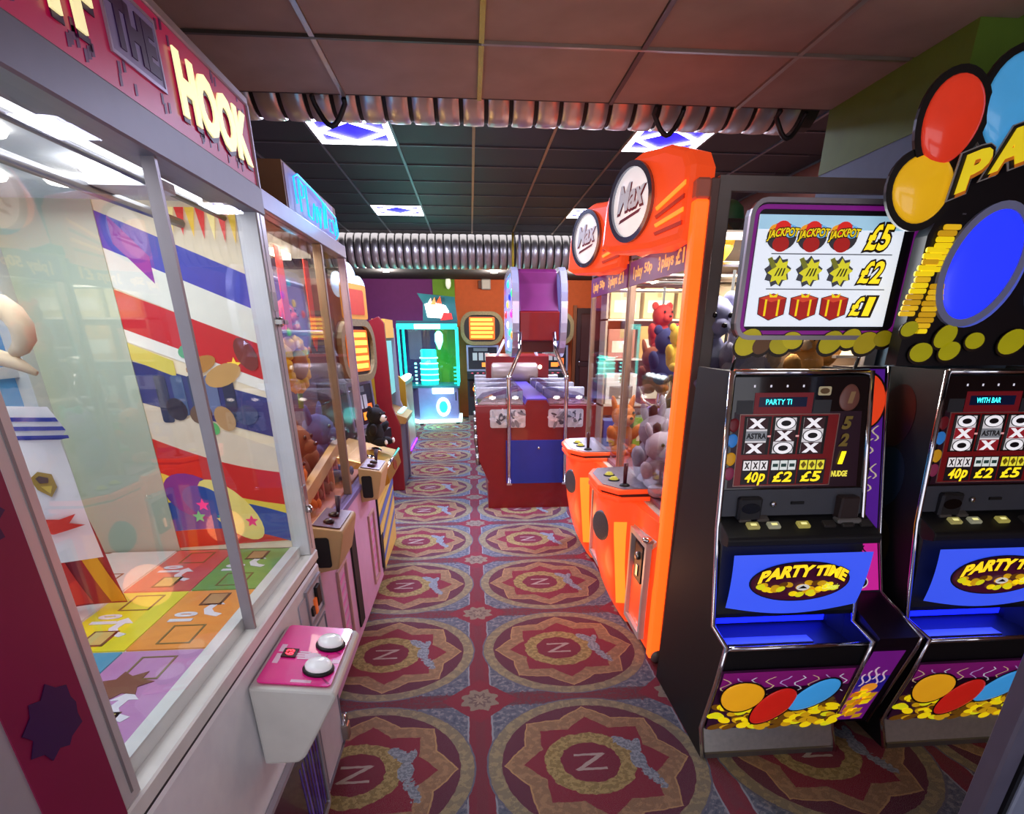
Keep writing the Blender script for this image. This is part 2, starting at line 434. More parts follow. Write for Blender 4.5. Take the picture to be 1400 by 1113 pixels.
tag(tube('conduit_pipe', [(.68, 10.03, 2.50), (.68, 10.03, 2.99)], .018, m('#c8a820', .5)), 'thin yellow pipe hanging in front of the far duct', 'pipe')
tag(tube('conduit_pipe', [(.78, 10.03, 2.50), (.78, 10.03, 2.99)], .018, m('#b8b4c8', .5)), 'thin pale lilac pipe hanging in front of the far duct', 'pipe')

# --- geometric LED ceiling panels
led = m('#ffffff', .5, e=9, ec='#f4f2ff', name='white_led_tube'); ledblue = m('#1a10c8', .5, e=2.2, ec='#1a08e8', name='blue_led_glow')
def light_panel(i, j, label, power):
    x0, y0 = XF+i*TF, YF+j*TF
    t = T('ceiling_light_panel', label, 'ceiling light', (x0+.3, y0+.3, 2.985), 'square geometric ceiling light panels')
    box('back_plate', (x0+.01, x0+.59), (y0+.01, y0+.59), (2.999, 3.015), ledblue, t)
    fr = Fr((x0, y0+.6, 2.998), (1, 0, 0), (0, -1, 0))
    frame('led_frame', fr, .012, .588, .012, .588, .042, led, t, 0, .012)
    pts = [(.3, .055), (.055, .3), (.3, .545), (.545, .3)]
    for k in range(4):
        (a, b), (c, d) = pts[k], pts[(k+1) % 4]
        L = math.hypot(c-a, d-b); nx, ny = -(d-b)/L*.013, (c-a)/L*.013
        sheet('led_bar', fr, [(a+nx, b+ny), (a-nx, b-ny), (c-nx, d-ny), (c+nx, d+ny)], led, t, 0, .010)
    lamp('panel_glow', 'AREA', (x0+.3, y0+.3, 2.97), power, (.64, .68, 1), t, .55)
light_panel(-2, -1, 'blue-centred square light panel nearest on the left of the black ceiling', 85)
light_panel(2, -1, 'blue-centred square light panel nearest on the right of the black ceiling', 85)
light_panel(-2, 4, 'farther square light panel on the left of the black ceiling', 85)
light_panel(2, 4, 'farther square light panel on the right, behind the round orange signs', 85)

# --- fittings on the back wall
for k, (x, y) in enumerate(((-1.4, 11.4), (.45, 11.4), (1.9, 11.4))):  # unseen lights added under the soffit to brighten the back wall
    s = T('wall_fill_light', ['added fill light over the purple end of the back wall', 'added fill light over the middle of the back wall', 'added fill light over the right end of the back wall'][k], 'ceiling light', (x, y, 2.585), 'added fill lights before the back wall')
    lathe('rim', [(.06, 0), (.06, .014), (.05, .015)], (x, y, 2.585), WHITE, s, k=18); lathe('lens', [(.045, -.002), (.045, .004)], (x, y, 2.585), m('#ffffff', .4, e=8, ec='#ffe8d0'), s, k=18)
    lamp('wall_fill_glow', 'POINT', (x, y, 2.5), 38, (1, .88, .8), s, .06)
s = T('wall_speaker', 'grey box speaker on the orange back wall', 'speaker', (.33, 12.9, 2.40))
box('cabinet', (.25, .43), (12.86, 12.98), (2.42, 2.60), m('#a8a096', .5), s, .01); sheet('grille', Fr((.25, 12.86, 2.42), (1, 0, 0), (0, 0, 1)), rect(.02, .16, .02, .16), m('#c6c0b4', .7), s); box('bracket', (.19, .25), (12.88, 12.98), (2.44, 2.58), m('#5a2c18', .6), s)
s = T('wall_lamp', 'small white lamp high on the green strip of wall', 'lamp', (-.4, 12.9, 2.42))
blob('shade', (-.4, 12.88, 2.53), (.055, .06, .11), m('#e8ecd8', .4, e=.5), s); box('bracket', (-.43, -.37), (12.9, 12.96), (2.46, 2.52), BLACK2, s)

# ================================================================== PARTY FRUIT MACHINES (right foreground)
YEL = m('#f4d30f', .45, e=.55, name='printed_yellow'); GOLD = m('#d9a514', .45, e=.4, name='printed_gold'); RED = m('#d8231b', .4, e=.5, name='printed_red')
BLU = m('#3fa0e6', .4, e=.5, name='printed_sky_blue'); PRN = m('#1c0b10', .5, name='printed_dark'); LIME = m('#e0dc16', .45, e=.5, name='printed_lime_gold')
def sheen_balloon(name, fr, cx, cy, rx, ry, rot, mat, parent, w=0, h=.006, outline=True, egg=.12, ol=.007):
    if outline: sheet(name+'_outline', fr, oval(cx, cy, rx+ol, ry+ol, 28, rot, egg), PRN, parent, w-.001, .0012)
    b = dome(name, fr, cx, cy, rx, ry, h, mat, parent, w, rot, 28, 5, egg)
    return b
def coin_heap(fr, n, a0, a1, b0, b1, parent, w, rng, size=.016, name='printed_coin'):
    for k in range(n):
        a = a0+(a1-a0)*(k+rng.random())/n; b = b0+(b1-b0)*rng.random()
        sheet(name, fr, oval(a, b, size*rng.uniform(.8, 1.35), size*rng.uniform(.45, .75), 12, rng.uniform(-.5, .5)), rng.choice([LIME, YEL, GOLD, m('#8a5a12', .5, e=.2)]), parent, w+.0002*k, .0008)
PROF = [(2.40, 1.50), (2.095, 1.50), (2.06, 1.17), (2.035, .95), (1.945, .575), (1.81, .555), (1.845, .37), (1.915, .11), (1.857, 0), (2.49, 0)]
def party_machine(X0, label, variant):
    W = .592
    t = T('fruit_machine', label, 'fruit machine', (X0+W/2, 2.15, 0), 'party fruit machines on the right')
    rng = random.Random(11+variant)
    for sx in (X0, X0+W-.018):
        side = prism('side_panel', 'x', PROF, sx, sx+.018, BLACK, t)
        pts = [(sx+.009, y-.004, z) for y, z in PROF[1:9]]
        tube('chrome_trim', pts, .0105, CHROME, t, 8)
    if variant == 1:      # dim balloon print on the dark flank of the second machine
        f2 = Fr((X0-.0005, 2.45, 0), (0, -1, 0), (0, 0, 1))
        for cx, cz, c in ((.17, 1.32, '#2a0808'), (.20, 1.08, '#0b2436'), (.22, .80, '#33280a')):
            sheet('flank_balloon', f2, oval(cx, cz, .10, .12, 24), m(c, .4), t, 0, .0008)
    x0, x1 = X0+.018, X0+W-.018
    body = [(2.39, 1.49), (2.105, 1.49), (2.07, 1.17), (2.05, .99), (1.99, .94), (1.955, .62), (1.96, .60), (2.10, .60), (2.10, .50), (1.84, .49), (1.82, .54), (1.825, .52), (1.855, .37), (1.925, .11), (1.87, .01), (2.48, .01)]
    prism('cabinet_body', 'x', body, x0, x1, BLACK2, t)
    # --- top chrome bar and reel glass
    tube('chrome_top_bar', [(x0, 2.095, 1.495), (x1, 2.095, 1.495)], .011, CHROME, t)
    fr = Fr((X0, 2.045, 1.02), (1, 0, 0), (0, .045, .47))
    gl = sheet('reel_glass', fr, rect(.02, .572, .07, .462), m('#0d0c12', .08, name='dark_reel_glass', coat=.5), t, -.004, .008)
    W0 = .0045
    dk = m('#7a1418', .25, e=.22, name='dark_red_reel_panel')
    sheet('upper_print', fr, rect(.03, .55, .075, .345), m('#2c0f22', .3, e=.10), gl, W0-.0006, .0008)
    sheet('title_panel', fr, rect(.098, .315, .335, .410), m('#7a1620', .3, e=.22), gl, W0, .001)
    sheet('side_badge', fr, rect(.035, .095, .338, .385), m('#3b3d42', .35), gl, W0, .001); sheet('side_badge', fr, rect(.32, .385, .338, .385), m('#3b3d42', .35), gl, W0, .001)
    sheet('led_display', fr, rect(.115, .292, .362, .395), m('#081634', .2, e=.3), gl, W0+.0012, .001)
    text('display_lettering', 'PARTY TI' if variant == 0 else 'WITH BAR', fr, .140, .235, .370, .388, m('#37e4ec', .4, e=2.2), gl, W0+.0024, .0005, .0)
    sheet('reel_surround', fr, rrect(.052, .422, .083, .336, .012), dk, gl, W0+.0003, .001)
    frame('surround_edge', fr, .050, .424, .081, .338, .003, m('#b08a80', .3, .5), gl, W0+.0004, .002)
    marks = [('X', 'ASTRA', 'X'), ('O', 'X', 'O'), ('X', 'O', 'X')] if variant == 0 else [('O', 'X', 'O'), ('O', 'ASTRA', 'X'), ('O', 'X', 'O')]
    for c, a in enumerate((.072, .178, .284)):
        sheet('reel_window', fr, rect(a-.003, a+.097, .196, .330), m('#141012', .3), gl, W0+.0014, .001)
        prof = []
        def rf(u, v, a=a):
            ang = (v-.5)*1.5; return fr.p(a+.004+u*.078, .263+.062*math.sin(ang)/math.sin(.75), W0+.0026+.006*math.cos(ang))
        reel = grid('reel', rf, 2, 10, m('#d8d4d6', .35, e=.45, name='reel_strip', nv=.05), gl)
        for r, s in enumerate(marks[c]):
            b = .287-.0435*r
            if s == 'ASTRA':
                sheet('symbol_band', fr, rect(a+.004, a+.082, b+.002, b+.036), m('#8e9298', .4, e=.3), reel, W0+.009, .0006)
                text('symbol_lettering', s, fr, a+.006, a+.080, b+.009, b+.029, m('#0c0c12', .5), reel, W0+.0098, .0006, .03)
            elif s == 'X':
                sheet('symbol_band', fr, rect(a+.004, a+.082, b-.001, b+.039), m('#a8202c' if (r+c) % 2 else '#3a1a20', .4, e=.25), reel, W0+.009, .0006)
                text('symbol_lettering', 'X', fr, a+.010, a+.072, b+.002, b+.036, m('#f0eef2', .4, e=.6), reel, W0+.0098, .0006, .06)
            else:
                ringp('symbol_ring', fr, oval(a+.043, b+.019, .034, .020, 20), oval(a+.043, b+.019, .019, .010, 20), m('#f0eef2', .4, e=.6), reel, W0+.0098, .0006)
                sheet('symbol_disc', fr, oval(a+.043, b+.019, .038, .0225, 20), m('#18131a', .4), reel, W0+.009, .0006)
        if c < 2: sheet('win_line', fr, rect(a+.088, a+.100, .258, .264), m('#e0a0a0', .4, e=.6), gl, W0+.004, .0006)
    wins = [('XXX', '40p', '#f3eeee', '#b03028'), ('===', '£2', '#dfe6e2', '#5a8a80'), ('***', '£5', '#f2e63a', '#c8b010')]
    for c, (a0, a1) in enumerate(((.078, .180), (.186, .288), (.294, .398))):
        sheet('win_plate', fr, rect(a0, a1, .088, .178), m('#2c2228', .35), gl, W0+.0016, .001)
        for k in range(3):
            q = a0+.004+k*(a1-a0-.006)/3; sheet('win_symbol', fr, rect(q, q+.028, .140, .174), m(wins[c][2], .4, e=.5), gl, W0+.0028, .0006)
            if c == 0: text('win_lettering', 'X', fr, q+.004, q+.024, .145, .169, m('#30181a', .4), gl, W0+.0036, .0005, .05)
            elif c == 1: sheet('win_bar', fr, rect(q+.004, q+.024, .151, .163), m('#3c6a60', .4), gl, W0+.0036, .0005)
            else: sheet('win_gem', fr, [(q+.014, .144), (q+.025, .158), (q+.014, .171), (q+.003, .158)], m('#a88e08', .4), gl, W0+.0036, .0005)
        pound('win_prize', fr, wins[c][1], a0+.012, a1-.014, .096, .134, gl, W0+.003, e=.9, slant=.2)
    for cy, cc in ((.300, '#5c1018'), (.246, '#2f78c4'), (.181, '#c8901c'), (.128, '#7c2a48')):
        sheen_balloon('lamp_balloon', fr, .0325, cy, .019, .024, 0, m(cc, .3, e=.35), gl, W0+.001, .003, False)
    sheen_balloon('feature_balloon', fr, .450, .392, .038, .046, 0, m('#6a4038', .3, e=.2), gl, W0+.001, .004, False, -.12)
    for s, cy, hh, e, cc in (('1', .372, .04, .2, '#8a6a48'), ('5', .282, .046, .1, '#86702a'), ('2', .222, .046, .1, '#86702a'), ('1', .158, .046, 1.1, '#f6e012')):
        text('nudge_number', s, fr, .434+(.008 if s == '1' else 0), .466-(.006 if s == '1' else 0), cy, cy+hh, m(cc, .4, e=e), gl, W0+.006, .0008, .05, .2)
    text('nudge_lettering', 'NUDGE', fr, .425, .487, .112, .134, m('#e6d94a', .4, e=.7), gl, W0+.004, .0008, .04)
    sheet('token_badge', fr, rrect(.330, .378, .400, .430, .006), m('#b8ab86', .4, e=.25), gl, W0, .001)
    sheet('token_print', fr, oval(.354, .415, .018, .010, 16), m('#7a5c34', .4), gl, W0+.0012, .0006)
    for a in (.09, .15, .21, .27): sheet('indicator', fr, rect(a, a+.006, .428, .436), m('#e8e4f0', .4, e=.5), gl, W0, .0008)
    # --- coin strip under the glass
    fc = Fr((X0, 2.052, .985), (1, 0, 0), (0, .004, .04))
    cp = sheet('coin_panel', fr, rect(.02, .572, -.03, .068), m('#484b54', .4, name='grey_coin_panel'), t, -.004, .010)
    hop = box('coin_cup', (X0+.075, X0+.165), (2.015, 2.06), (.975, 1.065), m('#26262b', .4), t, .008)
    sheet('coin_mouth', Fr((X0+.075, 2.015, .965), (1, 0, 0), (0, 0, 1)), oval(.045, .06, .036, .020, 18), m('#050506', .2), hop, -.001, .003)
    lathe('lock', [(.010, 0), (.010, .008), (.006, .010)], (X0+.214, 2.037, 1.035), CHROME, t, (0, -1, 0), 14)
    box('coin_slot', (X0+.285, X0+.335), (2.034, 2.05), (1.032, 1.042), BLACK, t)
    bl = box('note_acceptor', (X0+.462, X0+.545), (2.0, 2.06), (.965, 1.065), m('#3a2c2a', .4), t, .006)
    box('note_lip', (X0+.455, X0+.552), (1.985, 2.03), (.965, .985), m('#8d8a86', .35, .4), t, .005)
    # --- button shelf
    sh = prism('button_shelf', 'x', [(2.06, .985), (2.045, .985), (1.935, .940), (1.928, .930), (1.93, .905), (1.99, .895), (2.06, .93)], X0+.012, X0+W+.010, BLACK2, t, .004)
    fb = Fr((X0, 2.045, .986), (1, 0, 0), (0, .110, .045))
    cols = ['#b9b06a', '#a8a88c', '#c4b95e', '#3a3634', '#3a3634', '#3a3634', '#5a5450', '#5a5450']
    for k, (a, b) in enumerate([(.125, -.060), (.205, -.060), (.32, -.060), (.42, -.060), (.492, -.060), (.565, -.060), (.105, -.018), (.175, -.018)]):
        sheet('button', fb, rrect(a-.023, a+.023, b-.017, b+.017, .004), m(cols[k], .3, e=.25 if k < 3 else .03), t, .0, .010, .003)
        if k < 3: sheet('button_print', fb, rect(a-.010, a+.012, b-.006, b+.006), m('#f0ea9a', .4, e=.7), t, .0102, .0006)
    # --- blue lit belly panel
    f3 = Fr((X0, 1.945, .64), (1, 0, 0), (0, -.018, .24))
    poly = [(.03, .245), (.03, .03)]+[(.05+.49*k/10, .02-.030*math.sin(math.pi*k/10)) for k in range(11)]+[(.562, .03), (.575, .245)]
    def bg_(u, v):
        lo = .028-.034*math.sin(math.pi*u); return f3.p(.034+u*(.520+.016*v), lo+(.242-lo)*v, .004+.028*math.sin(math.pi*min(v*.55+.3, 1)))
    bp = grid('belly_panel', bg_, 18, 8, m('#4a6ae8', .25, e=.72, ec='#3450e8', name='blue_lit_belly', nv=.15, ns=3, coat=.4), t)
    mt = m('#4a6ae8', .25, e=.72, ec='#3450e8', name='blue_lit_belly', nv=.15, ns=3, coat=.4)
    fo = Fr(f3.p(.30, .135, .033), f3.u, f3.v)
    sheet('logo_rim', fo, oval(0, 0, .196, .083, 40), m('#16203c', .4), bp, -.002, .0025)
    sheet('logo_field', fo, oval(0, 0, .190, .078, 40), m('#4a0d30', .4, e=.25), bp, .0006, .001)
    rs = random.Random(5)
    for k in range(60):
        ang = rs.uniform(0, 6.28); q = rs.random()**.5
        a, b = .175*q*math.cos(ang), -.022+.048*q*math.sin(ang)
        if b > -.004 or (a/.172)**2+(b/.062)**2 > .9: continue
        sheet('logo_coin', fo, oval(a, b, .018, .011, 12, rs.uniform(-.4, .4)), rs.choice([YEL, GOLD, LIME, m('#7a4a10', .4, e=.2)]), bp, .0018+.00012*k, .0004)
    for s, a0, a1, ri in (('PARTY', -.170, .026, .022), ('TIME', .038, .172, -.026)):
        bd = .012
        text('logo_outline', s, fo, a0, a1, .000-(0 if ri > 0 else -.026), .050-(0 if ri > 0 else -.020), PRN, bp, .0102, .001, .10, .2, bd, ri, .05)
        text('logo_lettering', s, fo, a0, a1, .000-(0 if ri > 0 else -.026), .050-(0 if ri > 0 else -.020), m('#f6c81e', .4, e=.9), bp, .0116, .001, .05, .2, bd, ri)
    text('logo_script', 'Classic', fo, .086, .150, -.030, -.006, m('#d8e070', .4, e=.6), bp, .0116, .001, .0, .3)
    sheet('maker_badge', fo, oval(.012, -.020, .026, .013, 20), m('#e8e4dc', .4, e=.4), bp, .0102, .0008); sheet('maker_print', fo, [(-.006, -.024), (.030, -.024), (.012, -.012)], PRN, bp, .0112, .0006)
    # --- blue payout tray, tray lip
    box('tray_light', (x0+.01, x1-.01), (2.085, 2.098), (.51, .59), m('#1420ff', .4, e=2.6, ec='#0d18ff', name='blue_tray_light'), t)
    lamp('tray_glow', 'AREA', (X0+W/2, 2.0, .585), 1.2, (.05, .08, 1), t, .45, .08)
    box('tray_step', (x0+.02, x1-.16), (1.90, 1.96), (.492, .512), m('#7f86a8', .3, .5), t, .004)
    tube('tray_lip', [(x0, 1.822, .538), (x1, 1.822, .538)], .010, CHROME, t)
    # --- lower art panel: three balloons over coins
    f4 = Fr((X0, 1.905, .11), (1, 0, 0), (0, -.085, .40))
    ap = sheet('art_panel', f4, rect(.022, .57, .006, .335), m('#41123f', .3, e=.10, coat=.5, name='purple_art_print'), t, .004, .004)
    sheet('art_sky', f4, rect(.03, .562, .24, .325), m('#8c1c78', .35, e=.25), ap, .0082, .0005)
    for k in range(9):
        a = .05+.06*k; pts = [(a+.02*math.sin(q*1.3+k), .20+.012*q) for q in range(9)]
        sheet('streamer', f4, [(x-.003, y) for x, y in pts]+[(x+.003, y) for x, y in pts[::-1]], m(['#e8c8a0', '#c8a8e8', '#e0e0f0'][k % 3], .4, e=.3), ap, .0087, .0005)
    coin_heap(f4, 95, .035, .555, .016, .150, ap, .009, random.Random(3), .026)
    for (a, b, rx, ry, ro, c) in ((.120, .210, .088, .080, -.2, '#f0a81c'), (.418, .205, .060, .112, -.85, '#3f9fe6'), (.262, .150, .068, .112, -.6, '#c82018')):
        sheen_balloon('printed_balloon', f4, a, b, rx, ry, ro, m(c, .25, e=.45, coat=.4), ap, .030, .010)
    # --- steel kick plate
    kp = prism('kick_plate', 'x', [(1.905, .112), (1.852, .0), (1.862, .0), (1.92, .112)], x0, x1, m('#b4b0a8', .32, .55, name='pale_brushed_steel', ns=50, nv=.2), t)
    prism('foot_plate', 'x', [(1.85, .022), (1.85, 0), (1.87, 0), (1.87, .022)], x0, x1, m('#8c8a86', .4, .8), t)
    return t
pm1 = party_machine(.90, 'black fruit machine with lit payout table on top, next to the orange claw machine', 0)
pm2 = party_machine(1.70, 'black fruit machine at the right edge under the big balloon sign', 1)

def taper(root, X0):
    def shift(o, base):
        w = base+o.location
        me = o.data
        if me is not None and hasattr(me, 'vertices'):
            for v in me.vertices:
                q = w+v.co; z = min(1, max(0, (q.z-.95)/.55)); u = min(1, max(0, (q.x-X0-.49)/.07))
                v.co.x -= .062*z*u*u*(3-2*u)
            me.update()
        for c in o.children: shift(c, w)
    for c in root.children: shift(c, root.location)
taper(pm1, .90); taper(pm2, 1.70)

# --- payout screen on the first machine
fr = Fr((0, 2.10, 0), (1, 0, 0), (0, 0, 1))
hs = sheet('screen_housing', fr, rrect(.895, 1.50, 1.60, 2.01, .05), m('#101014', .4), pm1, -.03, .028)
frame('screen_bezel', fr, .895, 1.50, 1.60, 2.01, .014, m('#a9a4a8', .3, .6, name='grey_bezel'), pm1, -.002, .016, .05)
frame('purple_rim', fr, .912, 1.475, 1.617, 1.992, .012, m('#8c1c90', .4, e=.28, name='magenta_rim'), pm1, 0, .006, .035)
sc = sheet('payout_screen', fr, rect(.930, 1.425, 1.642, 1.965), m('#dfe8f2', .3, e=.66, ec='#dfe6f0', name='white_lit_screen', nv=.03), pm1, .0, .004)
sheet('screen_sky', fr, rect(.930, 1.425, 1.925, 1.965), m('#a8d4ec', .4, e=.5), sc, .0042, .0004)
for z in (1.857, 1.755): sheet('row_line', fr, rect(.985, 1.40, z-.0015, z+.0015), m('#7c848c', .4), sc, .0048, .0004)
for k, a in enumerate((1.011, 1.114, 1.218)):
    z = 1.908
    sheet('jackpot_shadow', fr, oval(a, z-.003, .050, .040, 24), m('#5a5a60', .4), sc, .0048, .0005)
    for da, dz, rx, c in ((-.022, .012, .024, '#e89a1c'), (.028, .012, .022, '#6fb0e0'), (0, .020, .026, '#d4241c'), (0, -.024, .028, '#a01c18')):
        sheet('jackpot_balloon', fr, oval(a+da, z+dz, rx, rx*.8, 18), m(c, .4, e=.6), sc, .0056+.0004*abs(dz)*20, .0005)
    text('jackpot_outline', 'JACKPOT', fr, a-.050, a+.050, z-.018, z+.012, PRN, sc, .0064, .0005, .12, .15, .005, .008, .03)
    text('jackpot_lettering', 'JACKPOT', fr, a-.050, a+.050, z-.018, z+.012, YEL, sc, .0070, .0005, .03, .15, .005, .008)
for k, a in enumerate((1.015, 1.123, 1.229)):
    z = 1.806
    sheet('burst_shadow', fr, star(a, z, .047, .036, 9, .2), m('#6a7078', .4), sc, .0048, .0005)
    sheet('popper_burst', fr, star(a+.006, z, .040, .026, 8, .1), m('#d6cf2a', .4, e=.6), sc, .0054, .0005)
    sheet('popper_stem', fr, [(a-.040, z+.036), (a-.026, z+.042), (a-.006, z+.014), (a-.020, z+.006)], m('#8a8c30', .4, e=.3), sc, .0060, .0005)
    for q in range(3): sheet('popper_print', fr, [(a-.01+.012*q, z-.014), (a-.004+.012*q, z-.012), (a+.006+.010*q, z+.010), (a+.001+.010*q, z+.010)], m('#5a5c18', .4), sc, .0060, .0004)
for k, a in enumerate((1.014, 1.125, 1.232)):
    z = 1.702
    hexa = [(a-.046, z+.026), (a-.044, z-.022), (a-.004, z-.040), (a+.044, z-.022), (a+.046, z+.026), (a, z+.038)]
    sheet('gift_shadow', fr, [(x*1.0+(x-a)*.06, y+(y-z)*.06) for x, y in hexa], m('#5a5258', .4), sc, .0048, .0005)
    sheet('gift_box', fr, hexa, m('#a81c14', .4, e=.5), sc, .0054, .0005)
    sheet('gift_lid', fr, [(a-.046, z+.026), (a-.004, z+.014), (a+.046, z+.026), (a, z+.038)], m('#d4462a', .4, e=.5), sc, .0060, .0004)
    for q in (-.026, .018): sheet('gift_ribbon', fr, rect(a+q, a+q+.007, z-.028, z+.022), YEL, sc, .0065, .0004)
    sheet('gift_bow', fr, [(a-.016, z+.042), (a, z+.032), (a+.016, z+.042), (a+.012, z+.028), (a-.012, z+.028)], YEL, sc, .0066, .0004)
for s, a, z, h in (('£5', 1.343, 1.906, .074), ('£2', 1.343, 1.806, .066), ('£1', 1.336, 1.704, .058)):
    pound('prize_amount', fr, s, a-.046, a+.034, z-h/2, z+h/2, sc, .005, e=.8, slant=.25)
# cut-out row of coins below the screen and its struts
rg = random.Random(2)
for k, (a, z, rx, c) in enumerate(((.950, 1.592, .050, '#b8a814'), (1.0, 1.585, .036, '#5a3a20'), (1.062, 1.582, .036, '#a89a10'), (1.105, 1.598, .036, '#b8a814'), (1.244, 1.592, .044, '#a89a10'), (1.312, 1.604, .038, '#b0a010'), (1.37, 1.590, .044, '#a08c10'), (1.43, 1.604, .034, '#8c7c10'))):
    ro = rg.uniform(-.2, .7)
    sheet('coin_outline', fr, oval(a, z-.004, rx+.006, rx*.76+.006, 20, ro), m('#2a1a08', .4), pm1, .002+.0012*k, .004)
    sheet('topper_coin', fr, oval(a, z, rx, rx*.76, 20, ro), m(c, .35, e=.35), pm1, .0064+.0012*k, .0012)
for a in (.93, 1.39): tube('topper_strut', [(a, 2.15, 1.49), (a, 2.12, 1.62)], .007, CHROME, pm1)
lamp('screen_glow', 'AREA', (1.18, 2.07, 1.80), 2.0, (.9, .95, 1), pm1, .45, .3, (math.radians(-90), 0, 0))

# --- balloon sign on the second machine
fr = Fr((0, 2.0, 0), (1, 0, 0), (0, 0, 1))
bk = sheet('sign_board', fr, [(1.44, 1.52), (2.56, 1.52), (2.56, 2.10), (2.30, 2.30), (1.75, 2.30), (1.50, 2.05), (1.44, 1.9)], m('#0d0b12', .35), pm2, -.06, .058)
for k in range(30):
    a, b = rg.uniform(1.5, 2.5), rg.uniform(1.95, 2.2)
    sheet('board_confetti', fr, rect(a, a+.012, b, b+.004), m('#5a5660', .4), bk, 0, .001)
for (a, b, rx, ry, ro, c, h, w0, nm) in ((1.382, 2.020, .094, .090, .1, '#f2b81c', .020, .004, 'yellow_balloon'), (1.419, 2.186, .088, .110, -.25, '#e03a22', .022, .010, 'red_balloon'), (1.615, 2.235, .105, .120, -.3, '#4ba3dc', .022, .002, 'blue_balloon'), (2.38, 2.19, .088, .110, .25, '#e03a22', .022, .010, 'red_balloon'), (2.42, 2.02, .094, .090, -.1, '#f2b81c', .020, .004, 'yellow_balloon')):
    sheet('balloon_rim', fr, oval(a, b, rx+.02, ry+.02, 32, ro, .08), m('#120d0c', .4), pm2, w0-.012, .012)
    dome(nm, fr, a, b, rx, ry, h, m(c, .18, e=.42, coat=.6), pm2, w0, ro, 32, 6, .08)
for s, a0, a1, b0, ri in (('P', 1.462, 1.540, 2.000, .030), ('A', 1.552, 1.650, 2.052, .035), ('R', 1.66, 1.735, 2.105, .02), ('T', 1.755, 1.83, 2.135, .01), ('Y', 1.85, 1.93, 2.14, 0), ('T', 1.99, 2.06, 2.14, -.01), ('I', 2.08, 2.11, 2.125, -.01), ('M', 2.13, 2.22, 2.10, -.02), ('E', 2.24, 2.31, 2.065, -.03)):
    text('sign_letter_rim', s, fr, a0, a1, b0, b0+.098, m('#b8b4b0', .4), pm2, .028, .004, .15, .10, 0, ri, .05)
    text('sign_letter_edge', s, fr, a0, a1, b0, b0+.098, m('#17110f', .4), pm2, .0325, .004, .12, .10, 0, ri, .05)
    text('sign_letter_depth', s, fr, a0+.005, a1+.005, b0-.008, b0+.090, m('#c06a18', .4, e=.3), pm2, .037, .002, .05, .10, 0, ri)
    text('sign_letter', s, fr, a0, a1, b0, b0+.098, m('#f0d422', .4, e=.45), pm2, .0395, .003, .05, .10, 0, ri)
for cx, cz in ((1.645, 1.818), (1.965, 1.818)):     # pair of blue lit drums
    ro = -.36
    ringp('drum_rim', fr, oval(cx, cz, .135, .182, 40, ro), oval(cx, cz, .112, .160, 40, ro), m('#9aa2c8', .3, coat=.5), pm2, -.002, .014)
    dome('blue_drum', fr, cx, cz, .116, .164, .016, m('#2c3cf0', .25, e=1.0, ec='#2030f0', name='blue_lit_drum', ns=4, nv=.2), pm2, .004, ro, 40)
    ringp('drum_bowl', fr, oval(cx+.02, cz-.012, .128, .172, 40, ro), oval(cx+.004, cz-.002, .120, .166, 40, ro), m('#5a6ad8', .2, e=.35), pm2, -.001, .005)
for (a0, n, b0) in ((1.432, 12, 1.672), (1.482, 8, 1.80), (1.49, 9, 1.62)):
    for k in range(n):
        sheet('stack_coin', fr, rrect(a0-.034+rg.uniform(-.006, .006)+.004*k, a0+.026+rg.uniform(-.004, .004)+.004*k, b0+.0165*k, b0+.0165*k+.0145, .005, 2), rg.choice([YEL, GOLD, m('#e8b81c', .4, e=.5)]), pm2, .002+.0002*k, .006)
for (a, z, rx, ro) in ((1.450, 1.634, .030, .3), (1.512, 1.562, .040, 0), (1.584, 1.612, .042, .7), (1.612, 1.566, .038, .3), (1.693, 1.598, .034, 0), (1.83, 1.595, .05, .4), (1.92, 1.60, .045, -.3), (2.02, 1.58, .045, .3), (2.12, 1.60, .045, -.2), (2.22, 1.585, .045, .4)):
    sheet('coin_outline', fr, oval(a, z-.003, rx+.005, rx*.75+.005, 20, ro), m('#2a1a08', .4), pm2, .004, .004); sheet('sign_coin', fr, oval(a, z, rx, rx*.75, 20, ro), m('#a8a010', .35, e=.35), pm2, .0085, .0012)

# --- printed infill panel between the two machines
inf = T('infill_panel', 'narrow purple and pink balloon-print panel between the two fruit machines', 'panel', (1.595, 2.3, 0))
P2 = [(2.46, 1.50), (2.345, 1.50), (2.248, 1.175), (2.15, .865), (2.053, .647), (1.92, .61), (1.79, .575), (1.80, .53), (1.93, .09), (2.0, .06), (2.5, .06)]
prism('panel_body', 'x', P2, 1.495, 1.655, m('#190a1c', .4), inf)
tube('chrome_trim', [(1.658, y-.004, z) for y, z in P2[1:9]], .008, CHROME, inf)
fi = Fr((1.495, 2.152, .87), (1, 0, 0), (0, .196, .63))
up = sheet('upper_art', fi, rect(0, .15, .02, .65), m('#5a1f9a', .35, e=.35, name='violet_print'), inf, .001, .002)
sheen_balloon('red_balloon', fi, .06, .53, .10, .11, .3, m('#e0401c', .3, e=.6), up, .0035, .004, True)
sheen_balloon('blue_balloon', fi, .02, .25, .075, .10, -.2, m('#3f9fe0', .3, e=.5), up, .0035, .004, True)
sheen_balloon('orange_balloon', fi, .03, .03, .075, .07, -.2, m('#f0901c', .3, e=.5), up, .0035, .004, True)
for k in range(6):
    a, b = .08+.02*(k % 3), .12+.05*k; pts = [(a+.014*math.sin(q*1.2), b+.010*q) for q in range(7)]
    sheet('streamer', fi, [(x-.004, y) for x, y in pts]+[(x+.004, y) for x, y in pts[::-1]], m('#d8c8a8', .4, e=.35), up, .0032+.0005*k, .0005)
fj = Fr((1.495, 2.053, .65), (1, 0, 0), (0, .097, .218))
